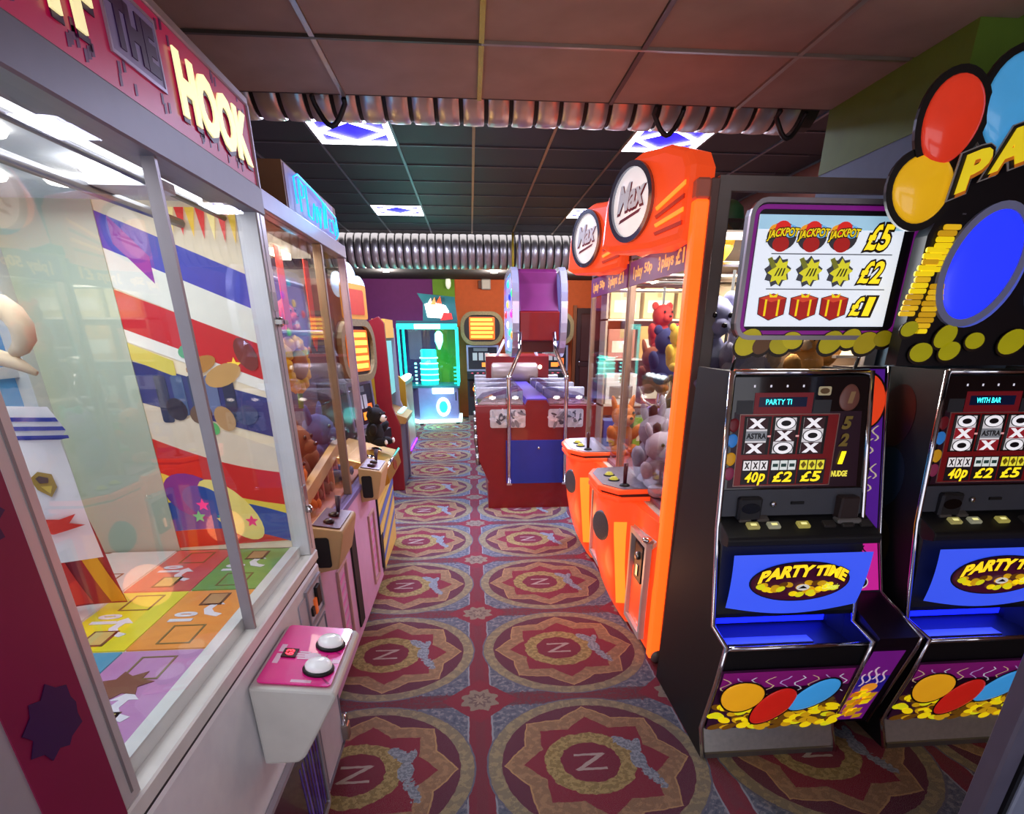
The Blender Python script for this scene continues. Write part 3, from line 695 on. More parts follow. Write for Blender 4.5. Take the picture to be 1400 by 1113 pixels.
mid = sheet('middle_art', fj, rect(0, .15, .005, .235), m('#d6249a', .35, e=.5, name='pink_print'), inf, .001, .002)
sheet('maker_badge', fj, oval(.06, .04, .045, .030, 20), m('#e8e4dc', .4, e=.4), mid, .0032, .0008); sheet('maker_badge', fj, oval(.06, .04, .040, .025, 20), PRN, mid, .004, .0008); sheet('maker_print', fj, [(.03, .034), (.09, .034), (.06, .056)], WHITE, mid, .005, .0006)
for k in range(4): sheet('streamer', fj, [(.09+.01*math.sin(q+k), .10+.05*k+.008*q) for q in range(6)]+[(.098+.01*math.sin(q+k), .10+.05*k+.008*q) for q in range(5, -1, -1)], m('#3a1048', .4), mid, .0032, .0005)
fk = Fr((1.495, 1.93, .09), (1, 0, 0), (0, -.13, .44))
lo = sheet('lower_art', fk, rect(0, .13, .02, .44), m('#7a1a8a', .35, e=.35), inf, .001, .002)
sheet('art_blue', fk, rect(0, .13, .20, .30), m('#2c1a9a', .35, e=.3), lo, .0032, .0005)
for k in range(5): sheet('streamer', fk, [(.02+.02*k+.01*math.sin(q), .24+.02*(k % 3)+.012*q) for q in range(7)]+[(.028+.02*k+.01*math.sin(q), .24+.02*(k % 3)+.012*q) for q in range(6, -1, -1)], m('#e6c8d8', .4, e=.4), lo, .0036+.0002*k, .0005)
sheet('print_balloon', fk, oval(.07, .23, .034, .026, 18, .3), m('#f09a2c', .4, e=.5), lo, .005, .001)
rr = random.Random(4)
for k in range(26):
    a, b = rr.uniform(.0, .085), rr.uniform(.03, .19); sheet('gold_bar', fk, [(a, b), (a+.036, b+.008), (a+.040, b+.034), (a+.004, b+.026)], rr.choice([YEL, GOLD, m('#e08a14', .4, e=.4)]), lo, .0036+.0003*k, .0004)

# ================================================================== soft toys
def plush(label, loc, s, col, kind='bear', rot=(0, 0, 0), group=None, col2=None):
    t = T('plush_toy', label, 'soft toy', loc, group)
    L = Vector(loc); P = lambda x, y, z: L+Vector((x, y, z))*s
    fur = m(col, .95, ns=60, nv=.22, name='plush_'+col.strip('#')); fur2 = m(col2 or col, .95, ns=60, nv=.2)
    eye = m('#0d0b0b', .2, name='bead_eye')
    blob('body', P(0, 0, .30), (.24*s, .21*s, .30*s), fur, t)
    hd = blob('head', P(0, -.06, .70), (.22*s, .22*s, .21*s), fur, t)
    if kind == 'horse':
        blob('muzzle', P(0, -.26, .62), (.13*s, .17*s, .12*s), fur2, hd)
        for sx in (-1, 1): blob('ear', P(.13*sx, .02, .93), (.05*s, .04*s, .13*s), fur, hd, (0, .35*sx, 0))
        for k in range(6):
            a = k/5; blob('mane_tuft', P(0, .02+.16*math.sin(a*1.6), .95-.42*a), (.07*s, .07*s, .08*s), m('#2a1c1a', .95), hd, sub=1)
    else:
        blob('muzzle', P(0, -.24, .65), (.11*s, .10*s, .09*s), fur2, hd)
        for sx in (-1, 1): blob('ear', P(.17*sx, -.02, .87), (.08*s, .05*s, .08*s) if kind == 'bear' else (.055*s, .045*s, .19*s), fur, hd, (0, .3*sx, 0))
        blob('nose', P(0, -.335, .68), (.035*s, .03*s, .028*s), eye, hd, sub=1)
    for sx in (-1, 1):
        blob('arm', P(.25*sx, -.10, .40), (.085*s, .10*s, .19*s), fur, t, (.5, .5*sx, 0))
        blob('leg', P(.15*sx, -.22, .11), (.10*s, .18*s, .10*s), fur, t, (0, 0, -.25*sx))
        blob('foot_pad', P(.18*sx, -.38, .12), (.07*s, .03*s, .07*s), fur2, t, sub=1)
        blob('eye', P(.085*sx, -.255, .76), (.028*s, .022*s, .032*s), eye, hd, sub=1)
    t.rotation_euler = rot
    return t

# ================================================================== ORANGE TWIN CLAW MACHINES (right)
OR_LIT = m('#ff6a3a', .3, e=.48, ec='#ff4a1a', name='orange_lit_plastic', nv=.15, ns=3); OR_POST = m('#ff8a3c', .35, e=1.5, ec='#ff5212', name='orange_led_post')
OR_HOT = m('#ff9a3c', .35, e=1.0, ec='#ff8a24', name='amber_light_strip'); BEIGE_ALU = m('#b59a86', .35, .5, name='warm_aluminium')
def orange_claw(y0, y1, label, post):
    t = T('claw_machine', label, 'claw machine', (1.35, (y0+y1)/2, 0), 'glowing orange claw machines')
    W = y1-y0; xf, xb = .92, 1.79
    # bowed lower body
    cols = [(0, .0), (.015, .03), (.25, .045), (.36, .05), (.395, .09), (.405, .155), (.50, .19), (.64, .205), (.80, .19), (.92, .14), (.985, .05), (1, 0)]
    zs = [(.03, .28), (.08, .42), (.16, .60), (.28, .78), (.42, .92), (.58, .99), (.72, 1), (.765, 1), (.775, .97)]
    def bf(i, j):
        a, b = cols[i]; z, p = zs[j]; return (xf-b*p, y0+a*W, z)
    vs = [bf(i, j) for j in range(len(zs)) for i in range(len(cols))]; n = len(cols)
    fs = [[j*n+i, (j+1)*n+i, (j+1)*n+i+1, j*n+i+1] for j in range(len(zs)-1) for i in range(n-1)]
    fs.append([(len(zs)-1)*n+i for i in range(n)]); fs.append(list(range(n))[::-1])
    mk('bowed_front', vs, fs, OR_LIT, t, True)
    box('cabinet', (xf+.005, xb), (y0+.005, y1-.005), (.04, .775), m('#d8c4b4', .5), t)
    fF = Fr((xf, y1, 0), (0, -1, 0), (0, 0, 1))               # looking at the front, u runs towards the camera
    ua = lambda f: (1-f)*W                                     # fraction along y -> u
    # chute: glowing jamb, grey frame, flap, latch
    jb = grid('light_strip', lambda u, v: (xf-(.155-.11*u)*(.62+.38*min(1, (.16+.5*v)*1.6)), y0+W*(.404-.014*u)-.006, .16+.50*v), 1, 8, OR_HOT, t)
    ch = frame('chute_frame', fF, ua(.33), ua(.03), .12, .66, .028, m('#d8d4d0', .35, .3, name='pale_chute_frame'), t, .048, .03)
    sheet('chute_flap', fF, rect(ua(.30), ua(.06), .15, .44), OR_LIT, t, .046, .012)
    sheet('chute_mouth', fF, rect(ua(.30), ua(.06), .45, .63), m('#3a1a12', .4), t, .044, .008)
    lt = sheet('coin_mechanism', fF, rrect(ua(.20), ua(.07), .42, .62, .012), m('#241a18', .4), t, .060, .022, .004)
    lathe('reject_button', [(.022, 0), (.022, .012), (.012, .018)], fF.p(ua(.135), .56, .082), STEEL, lt, fF.n, 14)
    sheet('coin_slot', fF, rect(ua(.15), ua(.12), .45, .51), CHROME, lt, .083, .004)
    blob('chrome_cap', fF.p(ua(.055), .675, .07), (.028, .028, .016), CHROME, t)
    prism('chute_ledge', 'y', [(xf-.05, .66), (xf+.12, .80), (xf+.12, .775), (xf-.05, .635)], y0+.02*W, y0+.36*W, m('#cdb8a4', .4), t)
    # console: two stacked orange rims, grey deck, buttons, joystick
    hx = lambda d: [(xf+.06, y0+.40*W), (xf-.13-d, y0+.395*W-d*.4), (xf-.215-d, y0+.52*W), (xf-.215-d, y0+.80*W), (xf-.16-d, y0+.93*W+d*.3), (xf+.06, y0+.96*W)]
    prism('console_rim', 'z', hx(.012), .775, .80, OR_LIT, t, .006); prism('console_gap', 'z', hx(-.01), .80, .815, m('#4a2018', .5), t)
    rim = prism('console_rim', 'z', hx(.016), .815, .842, OR_LIT, t, .006)
    dk = prism('console_deck', 'z', hx(-.012), .842, .846, m('#8d8898', .35, .3, name='grey_console_deck', ns=40, nv=.35), t)
    for a, b in ((.60, -.12), (.72, -.12)): lathe('button', [(.026, 0), (.026, .008), (.018, .016), (.017, .02)], (xf+b, y0+a*W, .846), m('#c8c24a', .3, e=.3), t, k=18); lathe('button_ring', [(.033, 0), (.033, .006), (.028, .007)], (xf+b, y0+a*W, .8455), BLACK2, t, k=18)
    js = tube('joystick', [(xf-.09, y0+.47*W, .846), (xf-.09, y0+.47*W, .97)], [.010, .013], m('#4a0f1c', .3), t); lathe('joystick_base', [(.03, 0), (.026, .008), (.012, .014)], (xf-.09, y0+.47*W, .846), BLACK2, t)
    lathe('speaker', [(.088, 0), (.088, .012), (.075, .016)], (xf-.188, y0+.53*W, .60), m('#59585c', .5, ns=120, nv=.4, name='speaker_mesh'), t, (-1, -.38, 0), 24)
    # frame of the glass case
    for yy in (y0, y1-.03): box('corner_post', (xf, xf+.035), (yy, yy+.03), (.78, 2.0), BEIGE_ALU, t, .003)
    for yy in (y0, y1-.03): box('corner_post', (xb-.035, xb), (yy, yy+.03), (.78, 2.12), m('#8d8078', .4, .4), t)
    if post:
        box('led_post', (xf-.028, xf+.03), (y0-.025, y0+.035), (.03, 2.10), OR_POST, t, .010, 2)
        box('post_trim', (xf+.03, xf+.065), (y0-.02, y0+.03), (.03, 2.17), m('#8a6a60', .45), t, .004)
        box('post_cap', (xf-.028, xf+.03), (y0-.025, y0+.035), (2.10, 2.17), m('#c8705c', .4, e=.1), t, .008)
        lathe('castor', [(.035, -.02), (.04, 0), (.035, .02)], (xf+.02, y0-.01, .042), m('#8a8078', .4, .4), t, (0, 1, 0), 16)
        fs2 = Fr((xf+.065, y0, 0), (1, 0, 0), (0, 0, 1))
        frame('side_frame', fs2, 0, xb-xf-.065, .78, 2.18, .05, m('#948a84', .45, name='grey_side_frame'), t, -.02, .03)
        sheet('side_glass', fs2, rect(.05, xb-xf-.115, .83, 2.13), GLASS, t, 0, .005)
        box('interior_glow_bar', (xf+.10, xb-.12), (y0+.04, y0+.065), (1.975, 1.998), m('#ffffff', .5, e=3, ec='#fff0dc'), t)  # extra glowing bar and area light, added to brighten the dark toy heap
        lamp('side_fill_light', 'AREA', (1.35, y0+.06, 1.96), 9, (1, .95, .9), t, .6, .08)
        box('glass_mullion', (1.02, 1.04), (y0-.005, y0+.02), (.83, 2.13), m('#948a84', .45), t)
    sheet('front_glass', fF, rect(.03, W-.035, .86, 1.86), GLASS, t, -.012, .005)
    box('roof', (xf, xb), (y0, y1), (2.0, 2.04), m('#5a4640', .5), t)
    box('interior_glow_bar', (xf+.10, xf+.14), (y0+.08, y1-.08), (1.975, 1.998), m('#ffffff', .5, e=3, ec='#fff0dc'), t)
    lamp('case_light', 'AREA', (1.30, (y0+y1)/2, 1.97), 14, (1, .94, .86), t, .6)
    box('prize_floor', (xf+.04, xb-.02), (y0+.02, y1-.02), (.776, .80), m('#8a5a6a', .6), t)
    box('back_panel', (xb-.012, xb), (y0+.03, y1-.03), (.80, 1.99), m('#c4b090', .5), t)
    for z in (1.18, 1.52): box('back_shelf', (xb-.16, xb-.012), (y0+.03, y1-.03), (z, z+.012), m('#d0c4b4', .4), t)
    # price strip
    sp = sheet('price_strip', fF, rect(.02, W-.02, 1.865, 1.985), m('#6a1458', .4, e=.3, name='plum_price_strip'), t, .0, .006)
    for wd, q0, q1 in (('1', .10, .115), ('play', .14, .14+.14*W), ('50p', .16+.15*W, .44*W), ('3', .54*W, .57*W), ('plays', .59*W, .76*W), ('£1', .79*W, W-.11)):
        text('price_lettering', wd, fF, q0, q1, 1.895 if 'p' not in wd or wd == '50p' else 1.885, 1.955, m('#f0b050', .4, e=.5), sp, .0062, .001, .03)
    # angled sign: orange cowl with a round white badge
    L = .62; d = Vector((.40, -.917, 0)); o = Vector((xf-.02, y0+.02, 0))-d*L
    fS = Fr(o, d, (0, 0, 1))
    cx, cz = .26, 2.145
    out = [(.03, 1.99), (.10, 1.965), (.40, 1.95), (.60, 1.965), (.615, 2.02), (.615, 2.22), (.58, 2.275), (.46, 2.315), (.38, 2.318), (.30, 2.325), (.18, 2.30), (.10, 2.25), (.05, 2.16)]
    cw = sheet('sign_cowl', fS, out, OR_LIT, t, -.10, .13, .03)
    prism('sign_back', 'z', [tuple(fS.p(0.08, 0, -.05))[:2], tuple(fS.p(.50, 0, -.05))[:2], (xf+.10, y0+.14), (xf+.10, y1-.08)], 1.99, 2.08, OR_LIT, t)
    ringp('badge_ring', fS, oval(cx, cz, .152, .152, 36), oval(cx, cz, .130, .130, 36), m('#8f94a0', .2, .9), cw, .028, .018)
    bd = dome('badge', fS, cx, cz, .134, .134, .014, m('#e6e6ea', .3, e=.62, name='white_lit_badge'), cw, .030, 0, 36)
    text('badge_shadow', 'Max', fS, cx-.080, cx+.092, cz-.042, cz+.062, m('#7a1c24', .4), bd, .0445, .001, .06, .2, 0, .02, .03)
    text('badge_lettering', 'Max', fS, cx-.084, cx+.088, cz-.036, cz+.068, m('#d0d4dc', .3, .4, e=.3), bd, .0458, .001, .03, .2, 0, .02)
    sheet('badge_flash', fS, [(cx-.07, cz-.075), (cx+.07, cz-.045), (cx+.085, cz-.03), (cx-.06, cz-.06)], m('#7a1c24', .4), bd, .044, .001)
    for k in range(4): sheet('cowl_fin', fS, [(.44, 2.0+.03*k), (.60, 2.02+.045*k), (.60, 2.035+.045*k), (.43, 2.012+.03*k)], OR_HOT if k % 2 else m('#c42e12', .3, e=.3), cw, .031, .006)
    lamp('sign_glow', 'POINT', tuple(fS.p(.3, 2.1, .18)), .45, (1, .35, .12), t, .1)
    lamp('body_glow', 'POINT', (xf-.28, y0+.5*W, .32), 1.6, (1, .38, .14), t, .12)
    # claw and gantry inside
    for yy in (y0+.2*W, y0+.75*W): tube('gantry_rail', [(xf+.08, yy, 1.90), (xb-.06, yy, 1.90)], .012, STEEL, t)
    cy_ = y0+.42*W; tube('claw_cable', [(1.28, cy_, 1.9), (1.28, cy_, 1.47)], .008, BLACK2, t)
    hb = lathe('claw_head', [(.02, .09), (.05, .08), (.055, .02), (.04, 0), (.02, -.02)], (1.28, cy_, 1.40), STEEL, t, k=16)
    for k in range(3):
        a = 2.1*k+.4; q = lambda r, z: (1.28+r*math.cos(a), cy_+r*math.sin(a), z)
        tube('claw_finger', [q(.03, 1.41), q(.10, 1.36), q(.12, 1.27), q(.085, 1.19), q(.03, 1.16)], .010, CHROME, hb)
    return t
oc1 = orange_claw(2.64, 3.69, 'nearer orange-lit claw machine with the glowing corner post', True)
oc2 = orange_claw(3.71, 4.84, 'farther orange-lit claw machine beside the red coin pusher', False)
gg = 'soft toys inside the orange claw machines'
CK = [('grey plush horse with a dark mane just behind the joystick of the near orange machine', (1.03, 3.36, .80), .44, '#948ca4', 'horse', (0, 0, .3)),
      ('grey plush horse with a dark mane deeper behind the near joystick', (1.16, 3.56, .80), .46, '#9b94a8', 'horse', (0, .1, .5)),
      ('pale mauve plush horse leaning on the glowing orange post', (1.02, 3.13, .80), .38, '#a89cb0', 'horse', (0, -.1, .3)),
      ('yellow plush bear low in the near orange machine', (1.40, 3.50, .80), .40, '#c8a832', 'bear', (0, 0, .4)),
      ('green plush rabbit at the back of the near orange machine', (1.60, 3.35, .80), .40, '#6f9a48', 'rabbit', (0, 0, .4)),
      ('slate blue plush bear heaped next to the left edge of the payout screen', (1.05, 2.80, 1.40), .42, '#8c8cae', 'bear', (.2, 0, .1)),
      ('lilac grey plush rabbit heaped behind the lower left of the payout screen', (1.19, 2.80, 1.36), .42, '#a8a2b8', 'rabbit', (.3, .2, .2)),
      ('pale grey plush bear lying under the coin cut-outs', (1.29, 2.78, 1.345), .40, '#b8b0b8', 'bear', (.2, -.3, .1)),
      ('beige plush bear under the coin cut-outs', (1.40, 2.78, 1.345), .40, '#c0a888', 'bear', (.1, .2, .3)),
      ('golden brown plush bear at the right of the toy heap behind the screen', (1.55, 2.78, 1.345), .42, '#c8924a', 'bear', (.1, -.2, .3)),
      ('violet plush bear in the far orange machine', (1.25, 4.0, .80), .40, '#7a6aa8', 'bear', (0, 0, .3)),
      ('orange plush rabbit in the far orange machine', (1.08, 4.3, .80), .40, '#c8783a', 'rabbit', (0, 0, .3)),
      ('teal plush bear in the far orange machine', (1.48, 4.3, .80), .40, '#3a9a98', 'bear', (0, 0, .3)),
      ('red plush bear hanging highest left of the glowing post', (1.10, 3.62, 1.52), .28, '#c03a34', 'bear', (0, 0, .3)),
      ('navy plush bear hanging beside the claw of the near orange machine', (1.06, 3.36, 1.36), .32, '#232a58', 'bear', (0, 0, .2)),
      ('brown plush rabbit hanging left of the claw', (1.03, 3.52, 1.30), .28, '#8a4a2c', 'rabbit', (0, 0, .3)),
      ('yellow plush bear hanging against the glowing post', (1.04, 3.10, 1.44), .24, '#d0b03a', 'bear', (0, 0, .3))]
for lb, lc, s_, c_, k_, r_ in CK: plush(lb, lc, s_, c_, k_, r_, gg)
hp = T('toy_shelf', 'clear shelf holding the heap of soft toys behind the payout screen', 'shelf', (1.32, 2.8, .80))
box('shelf_board', (1.0, 1.74), (2.67, 2.93), (1.30, 1.32), m('#c8c0c4', .3), hp); box('shelf_post', (1.72, 1.74), (2.91, 2.93), (.80, 1.32), CHROME, hp); box('shelf_post', (1.0, 1.02), (2.91, 2.93), (.80, 1.32), CHROME, hp)
hb = T('prize_ball', 'green and yellow prize ball hanging at the top of the near orange machine', 'ball', (1.075, 2.78, 1.95))
blob('ball', (1.06, 2.80, 2.0), (.085, .085, .115), m('#d8a818', .5), hb); blob('patch', (1.10, 2.775, 2.06), (.06, .06, .07), m('#2f6a3a', .5), hb); tube('string', [(1.06, 2.80, 2.1), (1.06, 2.80, 1.995+.14)], .003, BLACK2, hb)
rk = T('prize_rack', 'shelf rack of boxed prizes at the end of the far orange machine', 'shelf', (1.38, 4.7, .80))
for z in (1.12, 1.45, 1.72): box('shelf', (.99, 1.76), (4.60, 4.80), (z-.012, z), m('#d8ccc0', .4), rk)
for x in (.99, 1.745): box('upright', (x, x+.015), (4.60, 4.80), (.80, 1.98), m('#b8a898', .4, .3), rk)
for k, (x0, x1, z, h, c, lb) in enumerate(((1.02, 1.24, 1.722, .20, '#d8c48e', 'cream carton on the top shelf of the prize rack, left'), (1.27, 1.49, 1.722, .20, '#d0b880', 'cream carton on the top shelf of the prize rack, middle'), (1.52, 1.72, 1.722, .20, '#c8ac74', 'tan carton on the top shelf of the prize rack, right'), (1.02, 1.22, 1.452, .20, '#b87a68', 'dusty pink carton on the second shelf of the prize rack'), (1.26, 1.46, 1.452, .22, '#c89a5a', 'orange-tan carton on the second shelf of the prize rack'), (1.02, 1.26, 1.122, .22, '#e8e8e4', 'white boxed prize on the third shelf of the prize rack'), (1.30, 1.46, 1.122, .26, '#7a1f30', 'maroon boxed prize on the third shelf of the prize rack'), (1.02, 1.22, .80, .20, '#3a5ac0', 'blue boxed prize on the floor of the prize rack'), (1.26, 1.44, .80, .22, '#8ab03a', 'lime boxed prize on the floor of the prize rack'))):
    bx = T('prize_box', lb, 'box', ((x0+x1)/2, 4.70, z), 'boxed prizes in the rack')
    fb_ = Fr((x0, 4.62, z), (1, 0, 0), (0, 0, 1)); w_ = x1-x0
    box('carton', (x0, x1), (4.62, 4.78), (z, z+h), m(c, .5), bx, .004); sheet('front_print', fb_, rect(.03, w_-.03, .04, h*.6), m('#8a7a6a' if c == '#e8e8e4' else '#e0d4c0', .5), bx, .0005, .001)
    sheet('tape', fb_, rect(w_/2-.015, w_/2+.015, h*.7, h), m('#a89060', .4), bx, .0005, .001)

# ================================================================== RED COIN PUSHER (centre)
CX = .61
t = T('coin_pusher', 'red coin pusher island with chrome rails and a tall purple tower', 'coin pusher', (CX, 6.8, 0))
REDP = m('#8e0f14', .35, name='red_laminate', coat=.3); Y0, Y1 = 5.73, 8.6
box('plinth', (CX-.485, CX+.485), (Y0, Y1), (0, .265), REDP, t)
prism('body', 'y', [(CX-.475, .265), (CX-.565, .48), (CX-.588, .995), (CX-.12, .995), (CX-.09, 1.045), (CX+.09, 1.045), (CX+.12, .995), (CX+.588, .995), (CX+.565, .48), (CX+.475, .265)], Y0, Y1, REDP, t)
fp = Fr((CX, Y0, 0), (1, 0, 0), (0, 0, 1))
dn = sheet('service_door', fp, rect(-.30, .30, .255, .675), m('#1a3aa8', .4, name='blue_laminate'), t, .001, .012)
lathe('lock', [(.012, 0), (.012, .008), (.006, .01)], (CX+.02, Y0-.013, .60), STEEL, dn, (0, -1, 0), 12)
foil = m('#dcdce0', .3, .3, ns=18, nv=.5, name='silver_foil_print')
for s in (-1, 1):
    wn = sheet('foil_window', fp, rrect(min(s*.11, s*.45), max(s*.11, s*.45), .795, .965, .02), foil, t, .001, .006)
    rr = random.Random(s+4)
    for k in range(34):
        a, b = s*.28+rr.uniform(-.15, .15), rr.uniform(.82, .94); sheet('foil_swirl', fp, oval(a, b, rr.uniform(.015, .045), rr.uniform(.008, .02), 12, rr.uniform(0, 3)), m(rr.choice(['#f6f6f8', '#8a8c92', '#5c5c64', '#c4c8cc', '#e8e8ec']), .25, .3), wn, .0075+.0004*k, .0004)
    tube('chrome_rail', [(CX+s*.275, Y0-.05, .255), (CX+s*.270, Y0-.05, 1.25), (CX+s*.165, Y0-.02, 1.48), (CX+s*.155, Y0+.05, 1.63)], .020, CHROME, t, 10)
    lathe('rail_collar', [(.026, -.015), (.026, .015)], (CX+s*.270, Y0-.05, 1.25), CHROME, t, k=12); box('rail_foot', (CX+s*.275-.025, CX+s*.275+.025), (Y0-.07, Y0), (.25, .27), CHROME, t)
    # rear pair of rails
    tube('chrome_rail', [(CX+s*.275, Y1-.3, 1.0), (CX+s*.270, Y1-.3, 1.35), (CX+s*.165, Y1-.3, 1.55)], .018, WHITE, t, 10)
    # playfields: stations along each flank with glass lids, lights and chrome dividers
    for k in range(4):
        y = Y0+.06+k*.68; xo, xi = CX+s*.575, CX+s*.13
        lid = prism('station_lid', 'y', [(xo, .996), (xi, .996), (xi, 1.13), (xo-s*.07, 1.06)], y, y+.60, glass('station_glass', '#d8d4e8', .25), t)
        box('station_divider', (min(xo, xi), max(xo, xi)), (y+.60, y+.66), (.996, 1.11), foil, t, .01)
        bed = box('coin_bed', (min(xo-s*.02, xi), max(xo-s*.02, xi)), (y+.02, y+.58), (.997, 1.004), m('#8a6a4a' if k % 2 else '#9a5a3a', .4, .3, e=.12), t)
        rr = random.Random(k*7+s)
        for c in range(14): lathe('coin', [(.017, 0), (.017, .004)], (CX+s*rr.uniform(.18, .52), y+rr.uniform(.05, .55), 1.0045+.0005*c), m(rr.choice(['#d8d0c0', '#c8a878', '#e8e8ea']), .25, .9), bed, k=10, smooth=False)
        for q in (.20, .42): blob('station_lamp', (CX+s*q, y+.04, 1.06), (.035, .02, .016), m('#fff4d8', .4, e=5, ec='#fff0cc'), bed, sub=1)
        tube('lid_edge', [(xo, y, 1.0), (xo, y+.62, 1.0)], .010, CHROME, t, 6)
        if s < 0:
            for z in (.42, .62): lathe('coin_return_cup', [(.05, 0), (.06, .03), (.05, .05)], (CX+s*(.548+.05*(z-.42)), y+.3, z), STEEL, t, (-1, 0, 0), 14)
prism('centre_spine', 'y', [(CX-.115, 1.0), (CX-.10, 1.055), (CX+.10, 1.055), (CX+.115, 1.0)], Y0+.02, Y1-.2, m('#5a4aa8', .3, e=.15, name='violet_spine'), t)
# tower
PUR = m('#6a1f50', .35, name='plum_tower', coat=.3)
prism('tower_base', 'x', [(5.98, 1.46), (5.98, 1.56), (6.9, 1.56), (6.9, 1.46)], CX-.155, CX+.185, m('#6c0c12', .4), t)
prism('tower_front', 'x', [(5.86, 1.56), (5.84, 1.81), (6.9, 1.81), (6.9, 1.56)], CX-.155, CX+.215, REDP, t, .01)
prism('tower_hood', 'x', [(5.84, 1.81), (5.93, 1.93), (6.0, 2.04), (6.02, 2.14), (6.1, 2.17), (6.7, 2.17), (6.9, 1.81)], CX-.155, CX+.205, PUR, t, .008)
wheel = m('#8a86d8', .25, e=.45, name='lilac_lit_side')
for s, xx in ((-1, CX-.17), (1, CX+.235)):
    fs_ = Fr((xx, 6.58, 1.80), (0, -s*-1 if False else (1 if s > 0 else -1), 0), (0, 0, 1))
    out = rrect(-.72, .72, -.37, .37, .28, 6)
    sd = sheet('side_wing', fs_, out, wheel, t, 0, .03)
    ringp('wing_tube', fs_, rrect(-.74, .74, -.39, .39, .30, 6), rrect(-.68, .68, -.34, .34, .25, 6), m('#d8d4e8', .15, .6, name='silver_tube'), sd, -.01, .06)
    rr = random.Random(9)
    for k, c in enumerate(('#ff3aa8', '#3ae070', '#2038ff', '#30d8f0', '#ffd060', '#ff4040', '#f0f0ff', '#ffffff', '#50ff90', '#ff8020')):
        a = .62*k; q = .30 if k % 2 else .17
        dome('wing_lamp', fs_, q*1.9*math.cos(a), q*math.sin(a), .05, .04, .02, m(c, .3, e=.8), sd, .031, 0, 14, 3)
lathe('plush_drum', [(.10, -.30), (.12, -.28), (.12, .28), (.10, .30)], (CX-.05, 8.1, 1.16), m('#b8a090', .4, .3), t, (1, 0, 0), 18)
prism('rear_header', 'x', [(8.25, 1.0), (8.25, 1.35), (8.4, 1.38), (8.5, 1.0)], CX-.42, CX+.42, m('#8a1218', .35), t)
for k in range(6): blob('header_bulb', (CX-.3+.12*k, 8.22, 1.22), (.03, .03, .03), m('#ffe8c8', .4, e=2.5), t, sub=1)

# ================================================================== TEAL CLAW MACHINE (back left)
t = T('claw_machine', 'teal-lit glass claw machine standing against the green strip of wall', 'claw machine', (-.78, 12.1, 0))
TEAL = m('#2fe0d4', .3, e=1.6, ec='#1fe0d4', name='teal_led'); TW = m('#e8ffff', .3, e=2.6, ec='#c8fffa', name='white_teal_led')
x0, x1, y0, y1 = -1.34, -.24, 11.75, 12.7
prism('pedestal', 'z', [(-1.02, 11.72), (-.28, 11.86), (-.28, 12.7), (-1.30, 12.7), (-1.26, 12.1)], .10, .68, m('#8a86b8', .4, name='lilac_pedestal'), t)
prism('glow_skirt', 'z', [(-1.04, 11.64), (-.22, 11.80), (-.22, 12.72), (-1.38, 12.72), (-1.34, 12.05)], .045, .10, TW, t)
for x, y in ((-1.0, 11.75), (-.30, 11.9), (-.3, 12.6), (-1.25, 12.6)): lathe('foot', [(.04, 0), (.04, .045)], (x, y, 0), BLACK2, t, k=10)
fd = Fr((-1.02, 11.72, 0), (.74, .14, 0), (0, 0, 1))
ringp('lit_ring', fd, oval(.46, .33, .135, .175, 28), oval(.46, .33, .085, .115, 28), TW, t, .002, .02); dome('ring_core', fd, .46, .33, .08, .11, .01, TEAL, t, .004)
sheet('console', fd, rect(.26, .66, .58, .68), TW, t, .01, .10); box('slot', (-.33, -.31), (11.85, 11.87), (.44, .60), BLACK, t)
box('tray', (x0, x1), (y0, y1), (.68, .72), m('#2a6a78', .4, e=.2), t)
for x, y in ((x0, y0), (x1-.04, y0), (x0, y1-.04), (x1-.04, y1-.04)): box('corner_light', (x, x+.04), (y, y+.04), (.72, 1.74), TEAL, t)
box('top_light', (x0, x1), (y0, y0+.04), (1.70, 1.79), TEAL, t); box('top_tube', (-1.02, -.55), (y0-.01, y0), (1.705, 1.785), TW, t)
fg = Fr((x0, y0, 0), (1, 0, 0), (0, 0, 1)); sheet('front_glass', fg, rect(.04, x1-x0-.04, .72, 1.70), glass('teal_glass', '#d8fffb', .1), t, -.02, .006)
sheet('side_glass', Fr((x0, y1, 0), (0, -1, 0), (0, 0, 1)), rect(.04, y1-y0-.04, .72, 1.70), glass('teal_glass', '#d8fffb', .1), t, -.02, .006)
box('roof', (x0, x1), (y0, y1), (1.79, 1.84), m('#1f5a64', .4, e=.15), t)
tw = lathe('prize_tower', [(.17, 0), (.17, .35), (.15, .36), (.15, .62), (.13, .63)], (-.82, 12.2, .72), m('#3ff0e4', .3, e=1.2, ec='#2ce8dc', name='teal_prize_tower'), t, k=18)
for k in range(5): lathe('tower_band', [(.178, -.012), (.178, .012)], (-.82, 12.2, .80+.10*k), TW, tw, k=18)
for k in range(6): box('rack_bar', (-1.08, -1.04), (11.95, 12.0), (.74+.07*k, .77+.07*k), TW, t)
for k in range(5): box('rack_bar', (-.34, -.27), (11.9, 11.95), (.74+.07*k, .765+.07*k), TEAL, t)
tube('claw_cable', [(-.60, 12.1, 1.74), (-.60, 12.1, 1.62)], .012, STEEL, t); lathe('claw_head', [(.03, .22), (.075, .17), (.08, .05), (.02, -.10)], (-.60, 12.1, 1.45), TW, t, k=14)
sg = T('topper_sign', 'teal board with a white, red and orange crown-shaped light on the teal machine', 'sign', (-.58, 11.95, 1.84))
sheet('board', Fr((-.95, 12.0, 1.84), (1, 0, 0), (0, 0, 1)), [(.08, 0), (.72, 0), (.68, .40), (0, .46), (.10, .30)], m('#1f6a74', .4, e=.12), sg, 0, .03)
fq = Fr((-.78, 11.98, 1.90), (1, 0, 0), (0, 0, 1))
